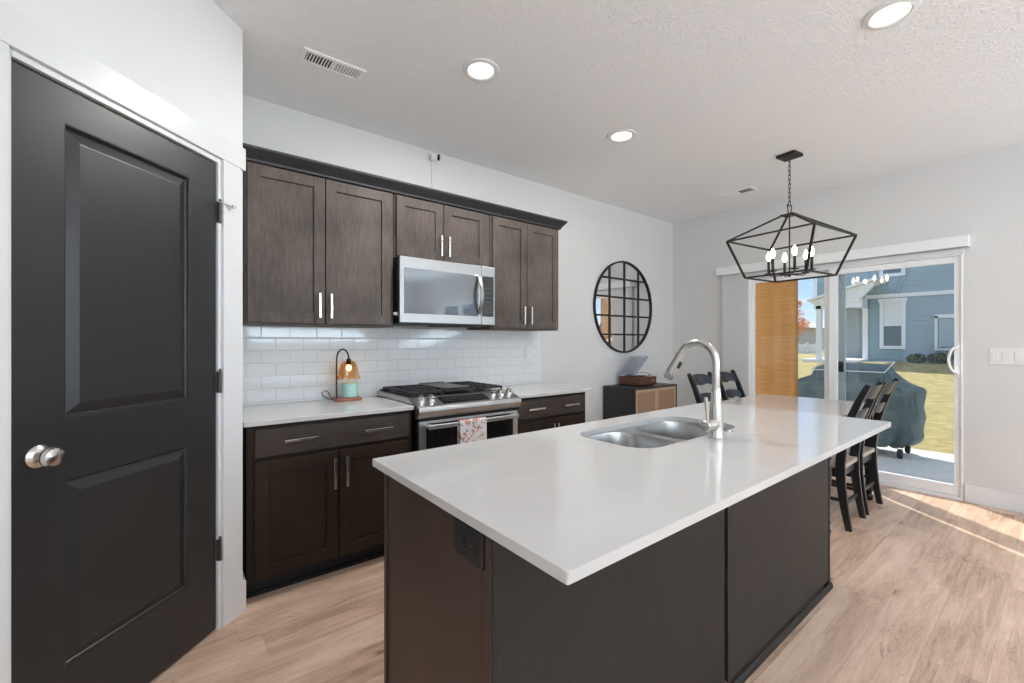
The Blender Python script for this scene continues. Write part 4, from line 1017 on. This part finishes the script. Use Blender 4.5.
# neighbouring house
def house():
    t = thing('house', 'teal sided neighbouring house with white trim across the lawn', 'house', (20, 3, .5))
    X0 = 20.0; zg = .55
    b = MB().box(X0, X0 + 9, -9, 4.50, zg - .5, 6.3).box(X0, X0 + 9, 4.50, 6.10, 2.95, 6.3).box(X0 + 1.6, X0 + 9, 4.5, 6.1, zg - .5, 2.95)
    obj('walls', b, 'siding_teal', t)
    obj('roof', MB().prism([(X0 - .5, 6.25), (X0 + 4.5, 8.6), (X0 + 9.5, 6.25)], 'y', -9.4, 6.5), 'roof_grey', t)
    obj('belly_band', MB().box(X0 - .04, X0, -9, 4.50, 2.86, 2.99), 'house_trim', t)
    obj('corner_board', MB().box(X0 - .05, X0 + .04, 4.42, 4.58, zg - .1, 2.86), 'house_trim', t)
    obj('corner_board', MB().box(X0 - .05, X0 + .04, 6.0, 6.13, 2.95, 6.2), 'house_trim', t)
    def win(y0, y1, z0, z1, blind=True):
        w = MB(); k = .11
        w.box(X0 - .05, X0 - .001, y0, y0 + k, z0, z1).box(X0 - .05, X0 - .001, y1 - k, y1, z0, z1).box(X0 - .05, X0 - .001, y0 + k, y1 - k, z0, z0 + k).box(X0 - .055, X0 - .001, y0 - .04, y1 + .04, z1 - .13, z1)
        m_ = z0 + (z1 - z0) * .47; w.box(X0 - .04, X0 - .001, y0 + k, y1 - k, m_ - .03, m_ + .03)
        f = obj('window', w, 'house_trim', t)
        obj('pane', MB().box(X0 - .012, X0 - .002, y0 + k, y1 - k, z0 + k, m_ - .03), 'house_glass', f)
        obj('blind', MB().box(X0 - .014, X0 - .002, y0 + k, y1 - k, m_ + .03, z1 - .13), 'house_trim' if blind else 'house_glass', f)
    win(3.39, 4.09, 1.05, 2.83); win(3.40, 4.10, 3.60, 5.2, False)
    # porch on the left: beam, sloping roof edge, posts, grey recess
    obj('porch_beam', MB().box(X0 - 1.30, X0 - 1.12, 4.30, 5.72, 2.50, 2.78).box(X0 - 1.12, X0, 4.42, 4.56, 2.50, 2.85), 'house_trim', t)
    obj('porch_gable', MB().prism([(5.80, 2.80), (3.95, 3.36), (3.95, 3.24), (4.40, 2.70), (5.80, 2.70)], 'x', X0 - 1.36, X0 - 1.20), 'house_trim', t)
    obj('porch_roof', MB().prism([(5.90, 2.78), (5.90, 2.86), (3.92, 3.46), (3.92, 3.38)], 'x', X0 - 1.5, X0), 'house_trim', t)
    obj('porch_post', MB().box(X0 - 1.30, X0 - 1.12, 5.50, 5.66, .5, 2.62), 'house_trim', t)
    obj('porch_panel', MB().box(X0 + 1.56, X0 + 1.6, 4.55, 6.05, .6, 2.6), 'house_grey', t)
    obj('porch_floor', MB().box(X0 - 1.35, X0 + 1.6, 4.45, 6.1, .1, .66), 'house_trim', t)
    # utility meter with conduits
    e = MB().box(X0 - .10, X0 - .06, 1.70, 1.78, 1.02, 2.05)
    e.box(X0 - .10, X0, 2.58, 2.66, 1.08, 2.16).box(X0 - .10, X0, 1.3, 2.66, 2.08, 2.20).box(X0 - .10, X0, 1.3, 2.66, 1.02, 1.10)
    ub = obj('utility_box', e, 'house_trim', t)
    obj('meter_cabinet', MB().box(X0 - .14, X0, 2.05, 2.56, 1.12, 2.06), 'meter_grey', ub, .01)
    for y in (2.32, 2.42, 2.12): obj('conduit', MB().tube([(X0 - .05, y, .5), (X0 - .05, y, 1.1)], .025, 8), 'house_grey', ub, smooth='auto')
house()
def cards(center, radii, n, size, rnd, b):
    for _ in range(n):
        d = Vector((rnd.gauss(0, 1), rnd.gauss(0, 1), rnd.gauss(0, 1))).normalized() * (rnd.random() ** .4)
        p = Vector((center[0] + d.x * radii[0], center[1] + d.y * radii[1], center[2] + d.z * radii[2]))
        u = Vector((rnd.gauss(0, 1), rnd.gauss(0, 1), rnd.gauss(0, 1))).normalized(); w = u.orthogonal().normalized(); s = size * rnd.uniform(.6, 1.3)
        b.quad(p - u * s, p + w * s * .6, p + u * s, p - w * s * .6)
for i, (y, r_, lab) in enumerate([(3.05, .24, 'low green shrub against the teal house, leftmost of the three'), (2.52, .27, 'rounded dark shrub below the meter box, middle of the three'), (1.90, .33, 'dark shrub at the right end below the meter box')]):
    b = MB(); cards((19.55, y, .60 + r_ * .6), (.35, r_, r_ * .7), 700, .045, random.Random(i), b)
    tag(obj('shrub', b, 'foliage_green'), lab, 'shrub', 'shrubs along the neighbouring house')
t = thing('autumn_tree', 'orange-leaved autumn tree behind the porch of the house', 'tree', (38, 12.75, .6))
obj('trunk', MB().tube([(38, 12.75, .55), (38.05, 12.8, 2.0), (38, 12.75, 3.6)], .12, 8, rs=[.13, .10, .05]), 'bark', t, smooth=True)
b = MB(); rnd = random.Random(5)
for cx, cy, cz, r_ in ((38, 12.9, 3.4, .62), (38, 12.45, 2.7, .55), (38, 13.2, 2.7, .6), (38, 12.8, 4.2, .42), (38, 12.9, 2.2, .6)): cards((cx, cy, cz), (r_, r_, r_ * .8), 260, .085, rnd, b)
obj('foliage', b, 'foliage_orange', t)
b = MB(); rnd = random.Random(9); pts = []
for k in range(61):
    y = -200 + k * 12; pts.append((y, 14 + 7 * math.sin(k * .45) + 4 * math.sin(k * 1.3 + 1) + rnd.uniform(-1, 1)))
b.loft([[(230, y, -5) for y, h in pts], [(245, y, h) for y, h in pts], [(275, y, -5) for y, h in pts]], False, False, False)
tag(obj('mountain_ridge', b, 'mountain'), 'dark distant mountain ridge beyond the orange tree', 'mountain')
b = MB().box(30, 30.1, 9.0, 13.0, .55, 1.15)
for k in range(9): b.box(29.95, 30.12, 9.0 + k * .5, 9.1 + k * .5, .55, 1.25)
tag(obj('yard_fence', b, 'house_trim'), 'low white fence below the orange tree', 'fence')
b = MB().box(46, 52, 15.0, 22.0, .5, 2.6); b.prism([(15.0 - .4, 2.6), (22.4, 2.6), (18.5, 3.6)], 'x', 45.6, 52.4)
tag(obj('far_house', b, 'stucco_beige'), 'small beige house far behind the white fence', 'house')
